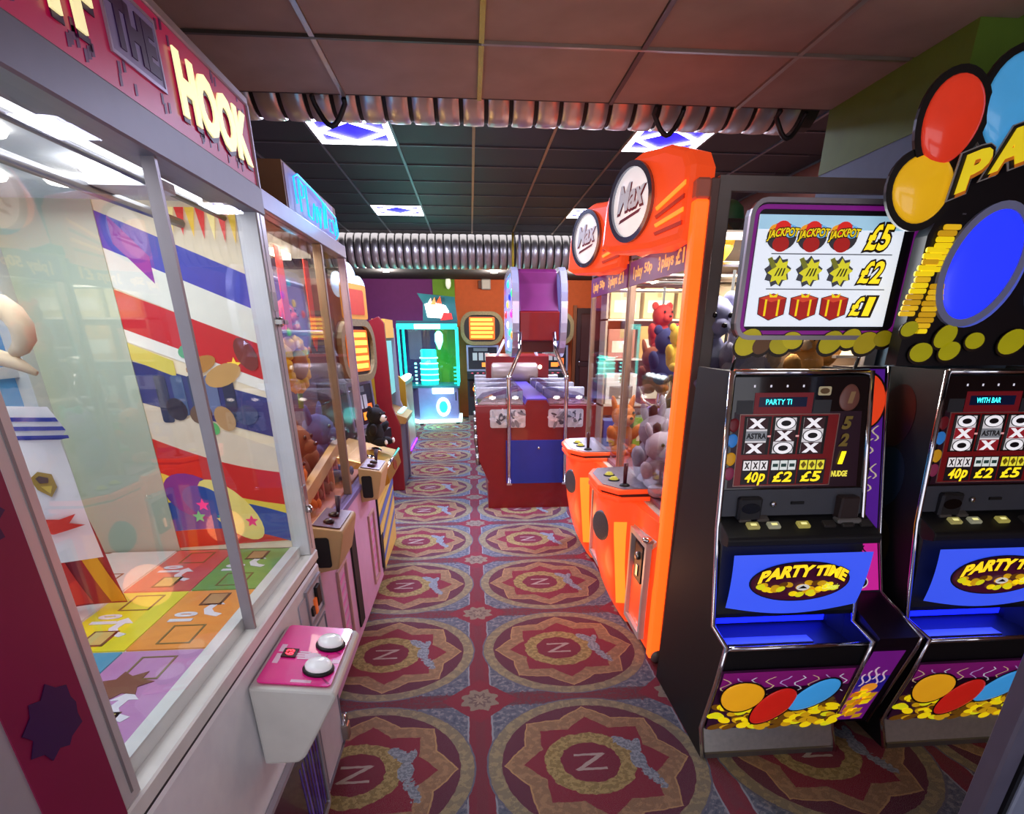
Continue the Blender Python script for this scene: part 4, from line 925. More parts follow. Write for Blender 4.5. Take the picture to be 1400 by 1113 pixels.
sheet('white_flare', fq, [(0, .0), (.36, -.02), (.40, .10), (.34, .20), (.10, .26), (-.04, .22)], m('#fff6ee', .4, e=2.2), sg, .0, .05, .01)
for (a, b, c) in ((.12, .27, '#ff8a4a'), (.22, .29, '#e84a20'), (.05, .26, '#ffe0d0')): sheet('crown_spike', fq, [(a-.05, b-.06), (a+.05, b-.06), (a+.03, b+.06)], m(c, .4, e=1.3), sg, .02, .04)
sheet('red_flare', fq, [(.24, -.05), (.46, -.03), (.44, .07), (.30, .08)], m('#e02a28', .4, e=1.3), sg, .04, .02)
lamp('teal_glow', 'AREA', (-.8, 11.9, 1.68), 16, (.15, 1, .92), t, .7); lamp('skirt_glow', 'POINT', (-.75, 11.45, .16), 7, (.1, 1, .9), t, .15)

# ================================================================== FRUIT MACHINES at the back and in the left row
def far_fruit(label, cx, y, rot, group, cloud=False):
    t = T('fruit_machine', label, 'fruit machine', (0, 0, 0), group)
    w = .32
    prism('cabinet', 'x', [(.0, 0), (.02, .78), (-.06, .80), (-.06, .90), (.10, .94), (.14, 1.42), (.45, 1.42), (.50, 0)], -w, w, BLACK2, t)
    f = Fr((-w, .10, .94), (1, 0, 0), (0, .04, .48))
    pn = sheet('reel_glass', f, rect(.03, .61, .03, .46), m('#23242c', .15, e=.04), t, .001, .006); frame('glass_frame', f, .0, .64, .0, .48, .035, m('#8c90a8', .3, .5), t, .001, .014)
    for k in range(3): sheet('reel', f, rect(.12+.12*k, .21+.12*k, .20, .34), m('#a8a8ac', .4, e=.22), pn, .0075, .002)
    sheet('title', f, rect(.14, .42, .37, .43), m('#5a6066', .4, e=.15), pn, .0075, .002); sheet('win_plate', f, rect(.30, .44, .08, .16), m('#ff8a2a', .4, e=.9), pn, .0075, .002); sheet('win_plate', f, rect(.44, .56, .10, .24), m('#e86a20', .4, e=.7), pn, .0075, .002)
    f2 = Fr((-w, .02, .0), (1, 0, 0), (0, 0, 1))
    bp = sheet('belly_glass', f2, rect(.04, .60, .46, .76), m('#2a1410', .3, e=.05), t, .003, .006); sheet('belly_logo', f2, oval(.32, .61, .22, .11, 24), m('#f08a1c', .4, e=1.0), bp, .0095, .004); sheet('belly_script', f2, [(.16, .58), (.46, .62), (.44, .66), (.16, .62)], m('#ffc84a', .4, e=1.2), bp, .014, .002)
    for k in range(5): blob('button', (-.22+.11*k, -.03, .91), (.03, .02, .012), m('#e05a70', .4, e=.6), t, sub=1)
    box('kick_plate', (-w, w), (-.02, .0), (.0, .10), STEEL, t)
    # oval roped sign
    fo = Fr((0, .12, 1.72), (1, 0, 0), (0, 0, 1))
    out = rrect(-.42, .42, -.30, .30, .24, 6)
    bk = sheet('sign_back', fo, out, m('#2a2016', .5), t, -.02, .03)
    ringp('rope_frame', fo, out, rrect(-.35, .35, -.235, .235, .19, 6), m('#8a7a52', .5, .2, ns=40, nv=.5, name='gilt_rope'), t, .0, .05)
    lb = sheet('lit_board', fo, rrect(-.25, .25, -.20, .20, .02), m('#b84a0c', .4, e=.9, ec='#e06a10'), bk, .012, .02)
    for k in range(5): sheet('board_row', fo, rect(-.22, .22 if k % 2 else .20, -.17+.075*k, -.125+.075*k), m('#ffc040', .4, e=1.5), lb, .033, .004)
    if cloud:
        for a, b, r in ((-.22, .60, .14), (.02, .68, .17), (.26, .60, .14)): dome('cloud_puff', fo, a, b, r, r*.8, .05, m('#a8d0ee', .4, e=.6), t, -.02, 0, 20)
        sheet('upper_sign', fo, rrect(-.28, .28, .30, .62, .03), m('#c8882a', .4, e=.35), t, .02, .03); sheet('upper_print', fo, rrect(-.20, .20, .34, .57, .03), m('#b0341c', .4, e=.4), t, .051, .004)
    t.location = (cx, y, 0); t.rotation_euler = (0, 0, rot)
    return t
bgp = 'fruit machines with roped oval signs'
far_fruit('far fruit machine with orange board beside the teal claw machine', .23, 12.35, 0, bgp)
far_fruit('far fruit machine with round sign end right of the purple tower', 1.62, 12.35, 0, bgp)
far_fruit('fruit machine in the left row under pale blue cloud puffs', -.93, 5.72, math.radians(76), bgp, True).scale = (.86, .86, .86)

# ================================================================== WHITE PRIZE MACHINE (left foreground)
XF1 = -.58
t = T('prize_machine', 'large white prize machine with magenta sign and coloured tile floor inside', 'prize machine', (-1.0, 1.1, 0))
MAG = m('#b8104e', .35, e=.22, name='magenta_print', coat=.3); SPL = m('#35114e', .4, name='purple_splat'); LILW = m('#f0f0fa', .35, name='cool_white_panel')
YA, YB = -.75, 2.02
fL = Fr((XF1, 0, 0), (0, 1, 0), (0, 0, 1))                 # front: u = +y
box('base_cabinet', (-1.5, XF1), (YA, YB), (.05, .86), LILW, t, .006)
box('plinth', (-1.45, XF1-.03), (YA+.02, YB-.02), (0, .05), BLACK2, t)
box('ledge', (-1.5, XF1+.004), (YA, YB), (.875, .912), m('#e8e8e4', .35, name='white_ledge'), t, .004); box('ledge_gap', (-1.48, XF1-.006), (YA+.005, YB-.005), (.86, .875), BLACK2, t)
# glass case frame
GREYR = m('#77788a', .4, 0, name='grey_header_rail')
for y0, y1 in ((1.95, 2.02), (.757, .808)): 
    p_ = box('corner_post', (XF1-.06, XF1), (y0, y1), (.912, 1.95), m('#d8d8da', .3, .3, name='pale_post'), t, .004)
    sheet('post_groove', fL, rect(y0+.024, y0+.030, .93, 1.94), m('#8e9094', .4, .4), p_, .0, .001)
for y in (-.05,): box('corner_post', (XF1-.06, XF1), (y, y+.05), (.912, 1.95), ALU, t, .004)
for z, nm in ((1.65, 'latch'), (1.07, 'latch')):
    lathe(nm, [(.014, 0), (.014, .012), (.007, .02)], (XF1, 1.985, z), CHROME, t, (1, 0, 0), 14); box('latch_plate', (XF1, XF1+.004), (1.965, 2.005), (z+.03, z+.08), m('#a8a8aa', .3, .7), t)
box('latch_hook', (XF1, XF1+.02), (1.96, 2.03), (1.644, 1.656), STEEL, t)
box('magenta_pillar', (XF1-.06, XF1+.002), (.622, .757), (.50, 1.95), m('#8a0f46', .4, name='dark_magenta_print'), t)
for z, r in ((.62, .055), (.86, .055), (1.14, .055), (1.42, .05)):
    rr = random.Random(int(z*100)); sheet('splat', fL, [(.69+r*(1 if k % 2 == 0 else .78)*rr.uniform(.85, 1.1)*math.cos(k*math.pi/9), z+r*(1 if k % 2 == 0 else .78)*rr.uniform(.85, 1.1)*math.sin(k*math.pi/9)) for k in range(18)], SPL, t, .0025, .001)
box('grey_pillar', (XF1-.05, XF1), (.56, .622), (.5, 1.95), ALU, t)
blw = box('next_window_print', (XF1-.05, XF1-.002), (.30, .56), (.70, 1.0), m('#c84a6a', .4), t)
for k in range(8): sheet('window_print_dot', Fr((XF1-.002, 0, 0), (0, 1, 0), (0, 0, 1)), oval(.33+.03*k, .75+.028*k, .03, .022, 12, .4), m(['#2a4ac0', '#e8c832', '#3aa858', '#e87a2a'][k % 4], .4, e=.2), blw, .0005+.0003*k, .0006)
sheet('front_glass', fL, rect(.808, 1.405, .915, 1.945), glass('prize_glass', '#ffffff', .008, .02, .13), t, -.03, .006); sheet('front_glass', fL, rect(1.405, 1.95, .915, 1.945), glass('prize_glass'), t, -.024, .006)
box('glass_joint', (XF1-.034, XF1-.008), (1.396, 1.408), (.905, 1.95), m('#9c9498', .35, .2, name='glass_edge_strip'), t)
box('header_rail', (XF1-.08, XF1+.004), (YA, YB), (1.925, 1.995), GREYR, t, .004)
box('roof', (-1.5, XF1-.005), (YA, YB), (1.955, 1.99), m('#e2e4ea', .4), t)
# sign
sg = box('sign_panel', (XF1-.30, XF1), (YA, YB-.02), (1.995, 2.175), MAG, t); 
box('sign_trim', (XF1-.31, XF1+.006), (YA, YB-.015), (2.172, 2.192), m('#b4b2b8', .3, .5), t, .003); box('sign_end', (XF1-.31, XF1+.006), (YB-.022, YB-.012), (1.99, 2.175), m('#a8a4b0', .35, .4), t)
rr = random.Random(8)
for k in range(70):
    y = rr.uniform(.75, 1.97); z = rr.choice([rr.uniform(2.0, 2.03), rr.uniform(2.0, 2.04), rr.uniform(2.12, 2.165)])
    sheet('sign_speckle', fL, [(y, z), (y+.010, z+.003), (y+.012, z+.020), (y+.002, z+.018)], m('#6a1060', .4), sg, .0005, .0006)
for s, a0, a1, z0, z1, c, e in (('OFF', 1.02, 1.255, 2.035, 2.150, '#f0e4a8', .75), ('HOOK', 1.548, 1.965, 2.028, 2.142, '#f4e8ae', .85)):
    text('sign_shadow', s, fL, a0+.006, a1+.006, z0-.007, z1-.007, m('#3a1440', .4), sg, .002, .002, .06, 0, 0, 0, .05)
    text('sign_lettering', s, fL, a0, a1, z0, z1, m(c, .4, e=e), sg, .0045, .004, .05)
sheet('the_board', fL, [(1.30, 2.045), (1.49, 2.050), (1.485, 2.155), (1.295, 2.150)], m('#7a6a94', .35, e=.15), sg, .0008, .002); frame('the_edge', fL, 1.297, 1.49, 2.045, 2.155, .006, m('#b8b0c8', .3, .4), sg, .001, .004)
text('sign_lettering', 'THE', fL, 1.312, 1.475, 2.062, 2.138, m('#3c1450', .4), sg, .003, .002, .06)
# inside: lamps, gantry, end wall, mural, floor tiles
box('lamp_strip', (-.74, -.70), (.3, 1.9), (1.935, 1.952), m('#ffffff', .4, e=2.4, ec='#f6f8ff'), t)
for k, (x, y) in enumerate(((-.86, 1.35), (-.80, 1.62), (-1.1, 1.7), (-.95, 1.75))): lathe('downlight', [(.045, -.006), (.04, -.012), (.0401, 0)], (x, y, 1.955), m('#ffffff', .4, e=6, ec='#fffdf4'), t, k=18)
lamp('case_light', 'AREA', (-.95, 1.2, 1.93), 7.5, (.95, .98, 1), t, .7, 1.3)
tube('gantry_rail', [(-.82, -.4, 1.90), (-.80, 1.98, 1.90)], .012, m('#8a8a90', .3, .6), t); tube('gantry_rail', [(-.68, -.4, 1.915), (-.68, 1.98, 1.915)], .008, m('#5a5a60', .3, .6), t)
box('gantry_carriage', (-.84, -.66), (1.54, 1.64), (1.905, 1.925), m('#e8e8ec', .4), t)
ew = box('end_wall', (-1.30, -1.03), (1.985, 2.005), (.93, 1.955), m('#b9c4ac', .3, name='pale_green_end_wall', ns=2, nv=.10), t); box('end_rail', (-1.30, -1.03), (1.975, 1.985), (.893, .910), WHITE, t)
box('back_wall', (-1.36, -1.34), (YA, 2.0), (.93, 1.955), m('#4a90c8', .4, name='blue_back_wall', e=.08), t); box('wall_frame', (-1.34, -1.30), (1.93, 1.985), (.93, 1.955), m('#c8cac6', .4), t)
for k in range(3): box('wall_frame', (-1.34, -1.325), (.2, 1.93), (1.50-.36*k, 1.53-.36*k), m('#b8bcc0', .4), t)
# mural on the end glass: circus stripes
fm = Fr((-1.03, 1.99, 0), (1, 0, 0), (0, 0, 1))
mu = sheet('mural_panel', fm, rect(0, .42, .93, 1.955), m('#e8d8b8', .4, e=.10, name='mural_cream'), t, -.01, .008)
def band(z0, z1, d, c, w, e=.12, bow=.0, nm='mural_band', a0=0, a1=.42):
    top = [(a0+(a1-a0)*k/8, min(1.95, max(.935, z1-d*k/8+bow*math.sin(math.pi*k/8)))) for k in range(9)]; bot = [(a0+(a1-a0)*k/8, min(1.945, max(.932, z0-d*k/8+bow*math.sin(math.pi*k/8)))) for k in range(9)]
    return sheet(nm, fm, bot+top[::-1], m(c, .35, e=e), mu, w, .0006)
band(1.84, 1.93, .17, '#3a3fa8', .0002); band(1.85, 1.92, .10, '#8a2f98', .0010, a0=.03, a1=.12); band(1.74, 1.84, .17, '#dcdccf', .0004); band(1.63, 1.735, .16, '#c41f24', .0006); band(1.595, 1.63, .16, '#e8e4d8', .0004); band(1.545, 1.592, .05, '#d6c454', .0008, a1=.12)
band(1.42, 1.54, .12, '#2b3570', .0006); band(1.30, 1.42, .16, '#d8c8b0', .0004); band(1.20, 1.31, .12, '#c8241e', .0008, bow=-.02); band(1.10, 1.20, .08, '#e0c84a', .0006); band(1.0, 1.10, .06, '#234a94', .0008, bow=.03); band(.94, 1.0, -.02, '#c23020', .0006)
for k in range(9): sheet('pennant', fm, [(.16+.028*k, 1.94), (.186+.028*k, 1.94), (.172+.028*k, 1.88-.004*k)], m(['#d83028', '#f0dc90', '#d83028', '#e8c040'][k % 4], .4, e=.35), mu, .0018+.0001*k, .0006)
sheet('mural_swirl', fm, oval(.09, 1.12, .10, .07, 24, -.5), m('#5a2f88', .35, e=.12), mu, .0020, .0006); sheet('mural_swirl', fm, oval(.12, 1.10, .075, .05, 24, -.5), m('#1f4a98', .35, e=.12), mu, .0028, .0006)
sheet('mural_swirl', fm, oval(.20, 1.07, .06, .13, 24, .7), m('#ecd878', .35, e=.12), mu, .0024, .0006)
for a, z, c in ((.11, 1.09, '#e83a8a'), (.17, 1.045, '#28a878'), (.26, 1.03, '#d8306a'), (.30, 1.53, '#f0d040'), (.09, 1.05, '#3ab878')): sheet('mural_star', fm, star(a, z, .022, .010, 5, .3), m(c, .4, e=.3), mu, .0036, .0006)
for a, z, rx, ry, c in ((.20, 1.53, .05, .022, '#b8803a'), (.26, 1.50, .06, .03, '#c89a5a'), (.17, 1.57, .03, .02, '#5aa878'), (.10, 1.40, .03, .035, '#2c2a38'), (.17, 1.385, .035, .03, '#6a4a30'), (.24, 1.37, .03, .04, '#b89060'), (.31, 1.38, .035, .03, '#3a4a70'), (.20, 1.34, .016, .02, '#58b868'), (.34, 1.56, .03, .05, '#7a2f28')): sheet('mural_shape', fm, oval(a, z, rx, ry, 16, .4), m(c, .4, e=.06), mu, .0038, .0006)
for k in range(5): sheet('mural_character_block', fm, rrect(.05+.05*k, .085+.05*k, 1.36+.02*(k % 2), 1.50, .008), m(['#2c3a58', '#4a628a', '#33405c', '#6a7aa0', '#2a3450'][k], .35), mu, .0030, .0006)
# tiles of the play floor
fz = Fr((-1.03, 0, .934), (1, 0, 0), (0, 1, 0))
box('play_floor', (-1.49, XF1-.06), (YA+.02, 1.975), (.912, .930), m('#d8d4cc', .5), t)
TILES = [('#d05a52', -1.03, -.84, 1.62, 1.975), ('#6aa04a', -.84, -.645, 1.62, 1.975), ('#e6dc30', -1.03, -.84, 1.265, 1.615), ('#e8963a', -.84, -.645, 1.265, 1.615), ('#b884b8', -.84, -.645, .90, 1.26), ('#4aa0c0', -1.03, -.84, .90, 1.26), ('#d8d8d0', -1.25, -1.035, 1.265, 1.975), ('#c86a9a', -1.25, -1.035, .9, 1.26)]
for k, (c, x0, x1, y0, y1) in enumerate(TILES):
    tl = box('floor_tile', (x0+.002, x1-.002), (y0+.002, y1-.002), (.930, .934), m(c, .3, e=.06, coat=.2), t)
    fz2 = Fr(((x0+x1)/2, (y0+y1)/2, .9342), (0, 1, 0), (-1, 0, 0))
    h = (x1-x0)/2-.012; sx = 1 if k % 2 else -1
    sheet('tile_panel', fz2, rect(sx*.11-.04, sx*.11+.04, -.03, .03), m('#6a4a30', .5), tl, 0, .001); sheet('tile_panel', fz2, rect(sx*.11-.033, sx*.11+.033, -.023, .023), m('#b89060' if k % 2 else '#d0c070', .5), tl, .0012, .0006)
    ar = [(-.05, .0), (-.035, .03), (-.005, .042), (.02, .036), (.018, .052), (.05, .028), (.02, .004), (.020, .02), (-.005, .024), (-.025, .012), (-.035, -.008)]
    sheet('tile_arrow', fz2, [(x_*1.1+sx*.05, y_*1.2-.045) for x_, y_ in ar], WHITE, tl, 0, .001)
    frame('tile_symbol', fz2, -sx*.10-.05, -sx*.10+.05, -.04, .04, .005, m('#7a6a38', .5), tl, 0, .001)
    if k not in (4, 5):
        for q, ch in enumerate('10'): text('tile_number', ch, fz2, -.038+.036*q+(.008 if q == 0 else 0), -.008+.036*q-(.006 if q == 0 else 0), .008, .068, WHITE, tl, .0005, .001, .05)
    else: sheet('tile_splash', fz2, star(.03, .02, .06, .035, 7, .4), m('#7a4a34', .5), tl, .0005, .001)
inner = box('inner_sill', (-.645, XF1-.035), (.8, 1.95), (.912, .945), m('#e0e4e0', .3, name='pale_inner_sill'), t)
# control console
pr = [(-.575, .825), (-.375, .800), (-.365, .785), (-.47, .60), (-.49, .585), (-.575, .585)]
cb = prism('console', 'y', pr, 1.25, 1.59, m('#dcdcd6', .35, name='white_console'), t, .008)
fc = Fr((-.565, 1.26, .8285), (0, 1, 0), (-.20, 0, .025)); fc = Fr((-.372, 1.255, .8045), (0, 1, 0), (-.2, 0, .025))
cp = sheet('console_face', fc, rrect(.012, .322, .010, .190, .012), m('#d0107c', .3, e=.2, coat=.5, name='hot_pink_face'), t, .0, .003)
for a, b in ((.085, .055), (.215, .052)):
    lathe('button_ring', [(.040, 0), (.040, .006), (.036, .010)], fc.p(a, b, .003), BLACK2, t, fc.n, 24); bt = lathe('push_button', [(.034, .006), (.034, .018), (.028, .025), (.014, .029), (.002, .030)], fc.p(a, b, .003), m('#e6e6ea', .2, e=.25, name='white_button', coat=.6), t, fc.n, 24)
dsp = sheet('counter_display', fc, rect(.135, .180, .128, .165), m('#3a0814', .2), cp, .003, .004); text('counter_digits', '63', fc, .143, .173, .136, .158, m('#ff2a3a', .4, e=3), dsp, .0072, .0006, .03)
for a, b, w_, h_ in ((.02, .06, .012, .05), (.105, .165, .05, .014), (.165, .165, .04, .014), (.12, .01, .02, .02)): sheet('face_label', fc, rect(a, a+w_, b, b+h_), m('#f0c8dc', .4), cp, .003, .0006)
sheet('hand_print', fc, oval(.15, .085, .018, .022, 14), m('#f4d4e4', .4), cp, .0032, .0006)
for k in range(4): sheet('hand_print', fc, rrect(.132+.011*k, .140+.011*k, .095, .132-.006*abs(k-1.5), .003, 2), m('#f4d4e4', .4), cp, .0034, .0006)
for k in range(5): sheet('face_streak', fc, [(.02+.05*k, .02+.02*(k % 3)), (.06+.05*k, .05+.02*(k % 2)), (.062+.05*k, .046+.02*(k % 2)), (.022+.05*k, .014+.02*(k % 3))], m('#a00a60', .4), cp, .0031, .0005)
# prize door, coin door, lock
sheet('door_outline', fL, rrect(1.72, 2.0, .10, .82, .01), m('#c9c9da', .35), t, .0005, .004); frame('coin_door', fL, 1.70, 1.985, .08, .68, .006, m('#8a8a9c', .35, .4), t, .001, .008)
pd = sheet('prize_door', fL, rrect(1.16, 1.655, .07, .46, .02), m('#3a2a3c', .25, name='dark_prize_door', coat=.4), t, .001, .012); frame('door_frame', fL, 1.15, 1.665, .06, .47, .014, m('#b0aebc', .3, .4), pd, .002, .016, .024)
for k in range(7): sheet('door_print', fL, [(1.46+.025*k, .10), (1.475+.025*k, .10), (1.45+.03*k, .40), (1.44+.03*k, .40)], m(['#3a2a8a', '#5a48a8', '#2a1a6a'][k % 3], .3, e=.1), pd, .0135, .0006)
cm = frame('coin_mechanism', fL, 1.80, 1.99, .70, .835, .010, m('#a8a8b4', .3, .6), t, .001, .01); sheet('coin_plate', fL, rect(1.81, 1.98, .71, .825), m('#d0d0dc', .3), t, .001, .003)
sheet('coin_slot', fL, rect(1.90, 1.945, .74, .81), BLACK, t, .0045, .012, .003); sheet('coin_button', fL, rect(1.875, 1.90, .72, .775), m('#d8622a', .3, e=.3), t, .0045, .008, .002); sheet('coin_flap', fL, rect(1.835, 1.86, .73, .76), BLACK2, t, .0045, .008)
lk = box('padlock_hasp', (XF1, XF1+.03), (1.965, 2.012), (.10, .17), STEEL, t, .004); tube('padlock_shackle', [(XF1+.02, 1.972, .17), (XF1+.02, 1.975, .205), (XF1+.02, 2.005, .205), (XF1+.02, 2.008, .17)], .005, CHROME, t)

# things hanging inside the white prize machine
sh = T('football_shirt', 'white football shirt with blue shoulder stripes hanging in the white prize machine', 'shirt', (-.97, 1.42, 1.12))
fs_ = Fr((-1.19, 1.33, 1.12), (.93, .36, 0), (0, 0, 1))
def cloth(u, v, f=fs_):
    w_ = .130-.015*v+(.02 if v > .80 else 0); a = .15+(u-.5)*2*w_*(1 if v < .85 else 1-.9*(v-.85))
    return f.p(a, v*.36+.02*abs(u-.5)*(-1), .03*math.cos((u-.5)*3.0)+.006*math.sin(9*v+5*u))
body = grid('shirt_body', cloth, 14, 14, m('#e4e6ea', .8, name='white_jersey'), sh)
def on(u0, u1, v0, v1, nm, c, off=.004, e=0):
    return grid(nm, lambda u, v: cloth(u0+(u1-u0)*u, v0+(v1-v0)*v)+fs_.n*off, 8, 4, m(c, .7, e=e), body)
for k in range(3): on(.60, 1.0, .80+.055*k, .825+.055*k, 'shoulder_stripe', '#2a3a9c')
for k in range(3): on(0, .36, .80+.055*k, .825+.055*k, 'shoulder_stripe', '#2a3a9c')
def patch(nm, pts, c, off): return mk(nm, [cloth(u, v)+fs_.n*off for u, v in pts], [list(range(len(pts)))], m(c, .5), body)
patch('crest', [(.70, .57), (.77, .61), (.86, .59), (.87, .51), (.81, .45), (.73, .50)], '#9a8030', .006); patch('crest_core', [(.74, .57), (.77, .585), (.83, .57), (.82, .54), (.76, .54)], '#4a3a3a', .007); patch('crest_core', [(.76, .52), (.84, .52), (.81, .47)], '#c8b04a', .007)
patch('sponsor_sun', [(.30, .30), (.42, .36), (.50, .30), (.48, .18), (.34, .16)], '#e0a430', .006)
patch('sponsor_print', [(.42, .17), (.50, .27), (.62, .31), (.80, .30), (.93, .33), (.86, .27), (.97, .25), (.82, .22), (.72, .20), (.60, .22), (.56, .12), (.52, .20)], '#c02a28', .0075)
s2 = T('football_shirt', 'navy, red and yellow football shirt hanging below the white one', 'shirt', (-.95, 1.48, .945))
f5 = Fr((-1.25, 1.42, .945), (.93, .36, 0), (0, 0, 1))
def cloth2(u, v): return f5.p(.02+.25*u+.05*(1-v)*(u-.3), .30*v, .02*math.cos(5*u)+.006*math.sin(8*v))
b2 = grid('shirt_body', cloth2, 12, 10, m('#8c1a34', .8, name='maroon_jersey'), s2)
for u0, u1, c in ((.0, .36, '#23204e'), (.36, .52, '#d83030'), (.66, .80, '#e0a81c')): grid('shirt_stripe', lambda u, v, u0=u0, u1=u1: cloth2(min(1, u0+(u1-u0)*u+.22*(1-v)), .02+.96*v)+f5.n*.004, 6, 8, m(c, .7), b2)
hk = T('display_hook', 'cream curled hook hanging at the far left inside the white prize machine', 'hook', (-.98, 1.38, 1.54))
tube('hook_curl', [(-.93+.0*k-.05+.055*math.cos(a), 1.40, 1.625+.05*math.sin(a)) for k, a in enumerate([i*.45-1.2 for i in range(11)])], [.010, .016, .022, .024, .024, .024, .022, .020, .018, .016, .010], m('#d8c4a4', .5), hk, 10)
tube('hook_point', [(-1.05, 1.40, 1.565), (-1.0, 1.40, 1.575), (-.96, 1.40, 1.562), (-.925, 1.40, 1.54)], [.016, .018, .015, .006], m('#d8c4a4', .5), hk, 10); tube('hook_cord', [(-.98, 1.40, 1.67), (-.98, 1.40, 1.95)], .003, BLACK2, hk)

# ================================================================== PINK CLAW MACHINE (left)
PINK = m('#c79ac2', .4, name='lilac_pink_laminate'); XP = -.68
t = T('claw_machine', 'lilac pink double claw machine with a blue neon sign on a brown box', 'claw machine', (-1.1, 3.0, 0))
yA, yB = 2.06, 3.93
box('cabinet', (-1.5, XP), (yA, yB), (.03, .78), PINK, t, .005)
box('sill', (-1.5, XP+.012), (yA, yB-.1), (.78, .815), m('#7c70a8', .35, .3, name='violet_sill'), t, .004)
fP = Fr((XP, 0, 0), (0, 1, 0), (0, 0, 1))
for y, c in ((yA, ALU), (3.18, m('#8a7a6c', .4, .5)), (3.745, m('#a896b0', .35, .4, name='mauve_post'))): box('corner_post', (XP-.04, XP), (y, y+.035), (.815, 2.0), c, t, .003)
sheet('front_glass', fP, rect(yA+.03, 3.18, .815, 2.0), GLASS, t, -.02, .006); sheet('front_glass', fP, rect(3.21, 3.745, .815, 2.0), GLASS, t, -.02, .006)
box('header_rail', (XP-.06, XP+.004), (yA, 3.785), (2.0, 2.06), m('#8d86a0', .35, .4), t, .003); box('roof', (-1.5, XP-.05), (yA, 3.785), (2.0, 2.05), m('#6a5040', .5), t)
bx = prism('sign_box', 'z', [(-1.5, 2.78), (XP-.03, 2.80), (XP-.03, 3.785), (-1.5, 3.785)], 2.06, 2.235, m('#8a5a34', .5, name='brown_sign_box'), t)
sheet('neon_backing', Fr((XP-.03, 0, 0), (0, 1, 0), (0, 0, 1)), rect(2.82, 3.70, 2.065, 2.228), m('#a08ab8', .4, e=.12), bx, .0005, .003)
fN = Fr((XP-.03, 2.93, 2.075), (0, 1, 0), (0, 0, 1))
NEON = m('#30c8ff', .4, e=1.8, ec='#1896ff', name='blue_neon_tube')
def neon(pts, nm='neon_letter'):
    for off, r in ((0, .0045),): tube(nm, [fN.p(a, b, .02) for a, b in pts], r, NEON, bx, 6)
sc_ = lambda a0, pts, sx=.10, sy=.115: [(a0+x*sx, y*sy+.012) for x, y in pts]
for a0, pts in ((.0, [(.2, 0), (.25, 1), (.9, .9), (.9, .55), (.3, .45)]), (.12, [(.2, 1), (.2, .05), (.7, .0)]), (.22, [(0, 0), (.45, .6), (.75, .55), (.7, 0)]), (.32, [(.05, .6), (.35, .1), (.75, .65), (.3, -.1)]), (.43, [(.2, 0), (.3, .95), (.7, .1), (.85, 1)]), (.55, [(.8, .5), (.3, .5), (.2, .05), (.8, .05)]), (.65, [(.15, .6), (.45, .05), (.9, .6)])): neon(sc_(a0, pts))
for (a, b) in ((-.02, -.0), (.66, .0)): pass
tube('neon_border', [fN.p(a, b, .02) for a, b in ((-.04, .03), (-.05, .12), (.02, .142), (.30, .135), (.74, .10), (.77, .03), (.70, .0))], .004, NEON, bx, 6)
lamp('neon_glow', 'POINT', tuple(fN.p(.35, .05, .12)), .5, (.1, .6, 1), t, .08)
lamp('case_light', 'AREA', (-1.05, 2.9, 1.97), 22, (1, .86, .66), t, .6, 1.2)
for y in (2.25, 2.55, 2.85, 3.3): box('lamp_tube', (-.95, -.91), (y, y+.22), (1.965, 1.995), m('#ffffff', .4, e=5, ec='#fff0c8'), t)
box('back_panel', (-1.5, -1.48), (yA, yB), (.8, 2.0), m('#b89870', .5), t); box('end_panel', (-1.5, XP-.04), (3.775, 3.79), (.815, 2.0), GLASS, t); box('near_panel', (-1.5, XP-.04), (yA, yA+.01), (.815, 2.0), m('#d8c8a0', .5), t)
box('prize_floor', (-1.48, XP-.04), (yA+.02, yB-.16), (.815, .83), m('#b86a4a', .6), t)
sl = prism('chute_rail', 'x', [(2.35, .90), (3.55, 1.06), (3.55, 1.0), (2.35, .83)], XP-.14, XP-.10, m('#c9a878', .5), t)
for k in range(9): box('chute_baluster', (XP-.135, XP-.105), (2.42+.12*k, 2.45+.12*k), (.83, .88+.016*k), m('#b05a48', .5), t)
tube('gantry_rail', [(XP-.12, yA+.1, 1.62), (XP-.12, 3.75, 1.62)], .014, m('#4a403a', .4, .5), t); tube('gantry_rail', [(XP-.25, yA+.1, 1.86), (XP-.25, 3.75, 1.86)], .012, m('#4a403a', .4, .5), t)
tube('gantry_hook', [(XP-.10, 2.30, 1.66), (XP-.10, 2.40, 1.60), (XP-.10, 2.50, 1.62), (XP-.10, 2.53, 1.70)], .02, m('#d8cc9c', .4), t, 10)
for k, (y, c) in enumerate(((2.28, '#c8221c'), (2.62, '#d8281c'), (2.95, '#c82820'), (3.50, '#b8221c'), (2.42, '#e8d8a0'), (2.78, '#e0c890'))):
    tag(sheet('prize_banner', Fr((XP-.15-.02*(k % 2), y, 0), (0, 1, 0), (0, 0, 1)), [(0, 1.97), (0, 1.60-.04*(k % 2)), (.05, 1.57-.04*(k % 2)), (.10, 1.60), (.10, 1.97)], m(c, .6, e=.08), None, 0, .004), ['red hanging ribbon nearest in the pink claw machine', 'second red hanging ribbon in the pink claw machine', 'third red hanging ribbon in the pink claw machine', 'red hanging ribbon at the far end of the pink claw machine', 'cream hanging ribbon between the first red ribbons', 'cream hanging ribbon between the second and third red ribbons'][k], 'ribbon', 'ribbons in the pink claw machine')
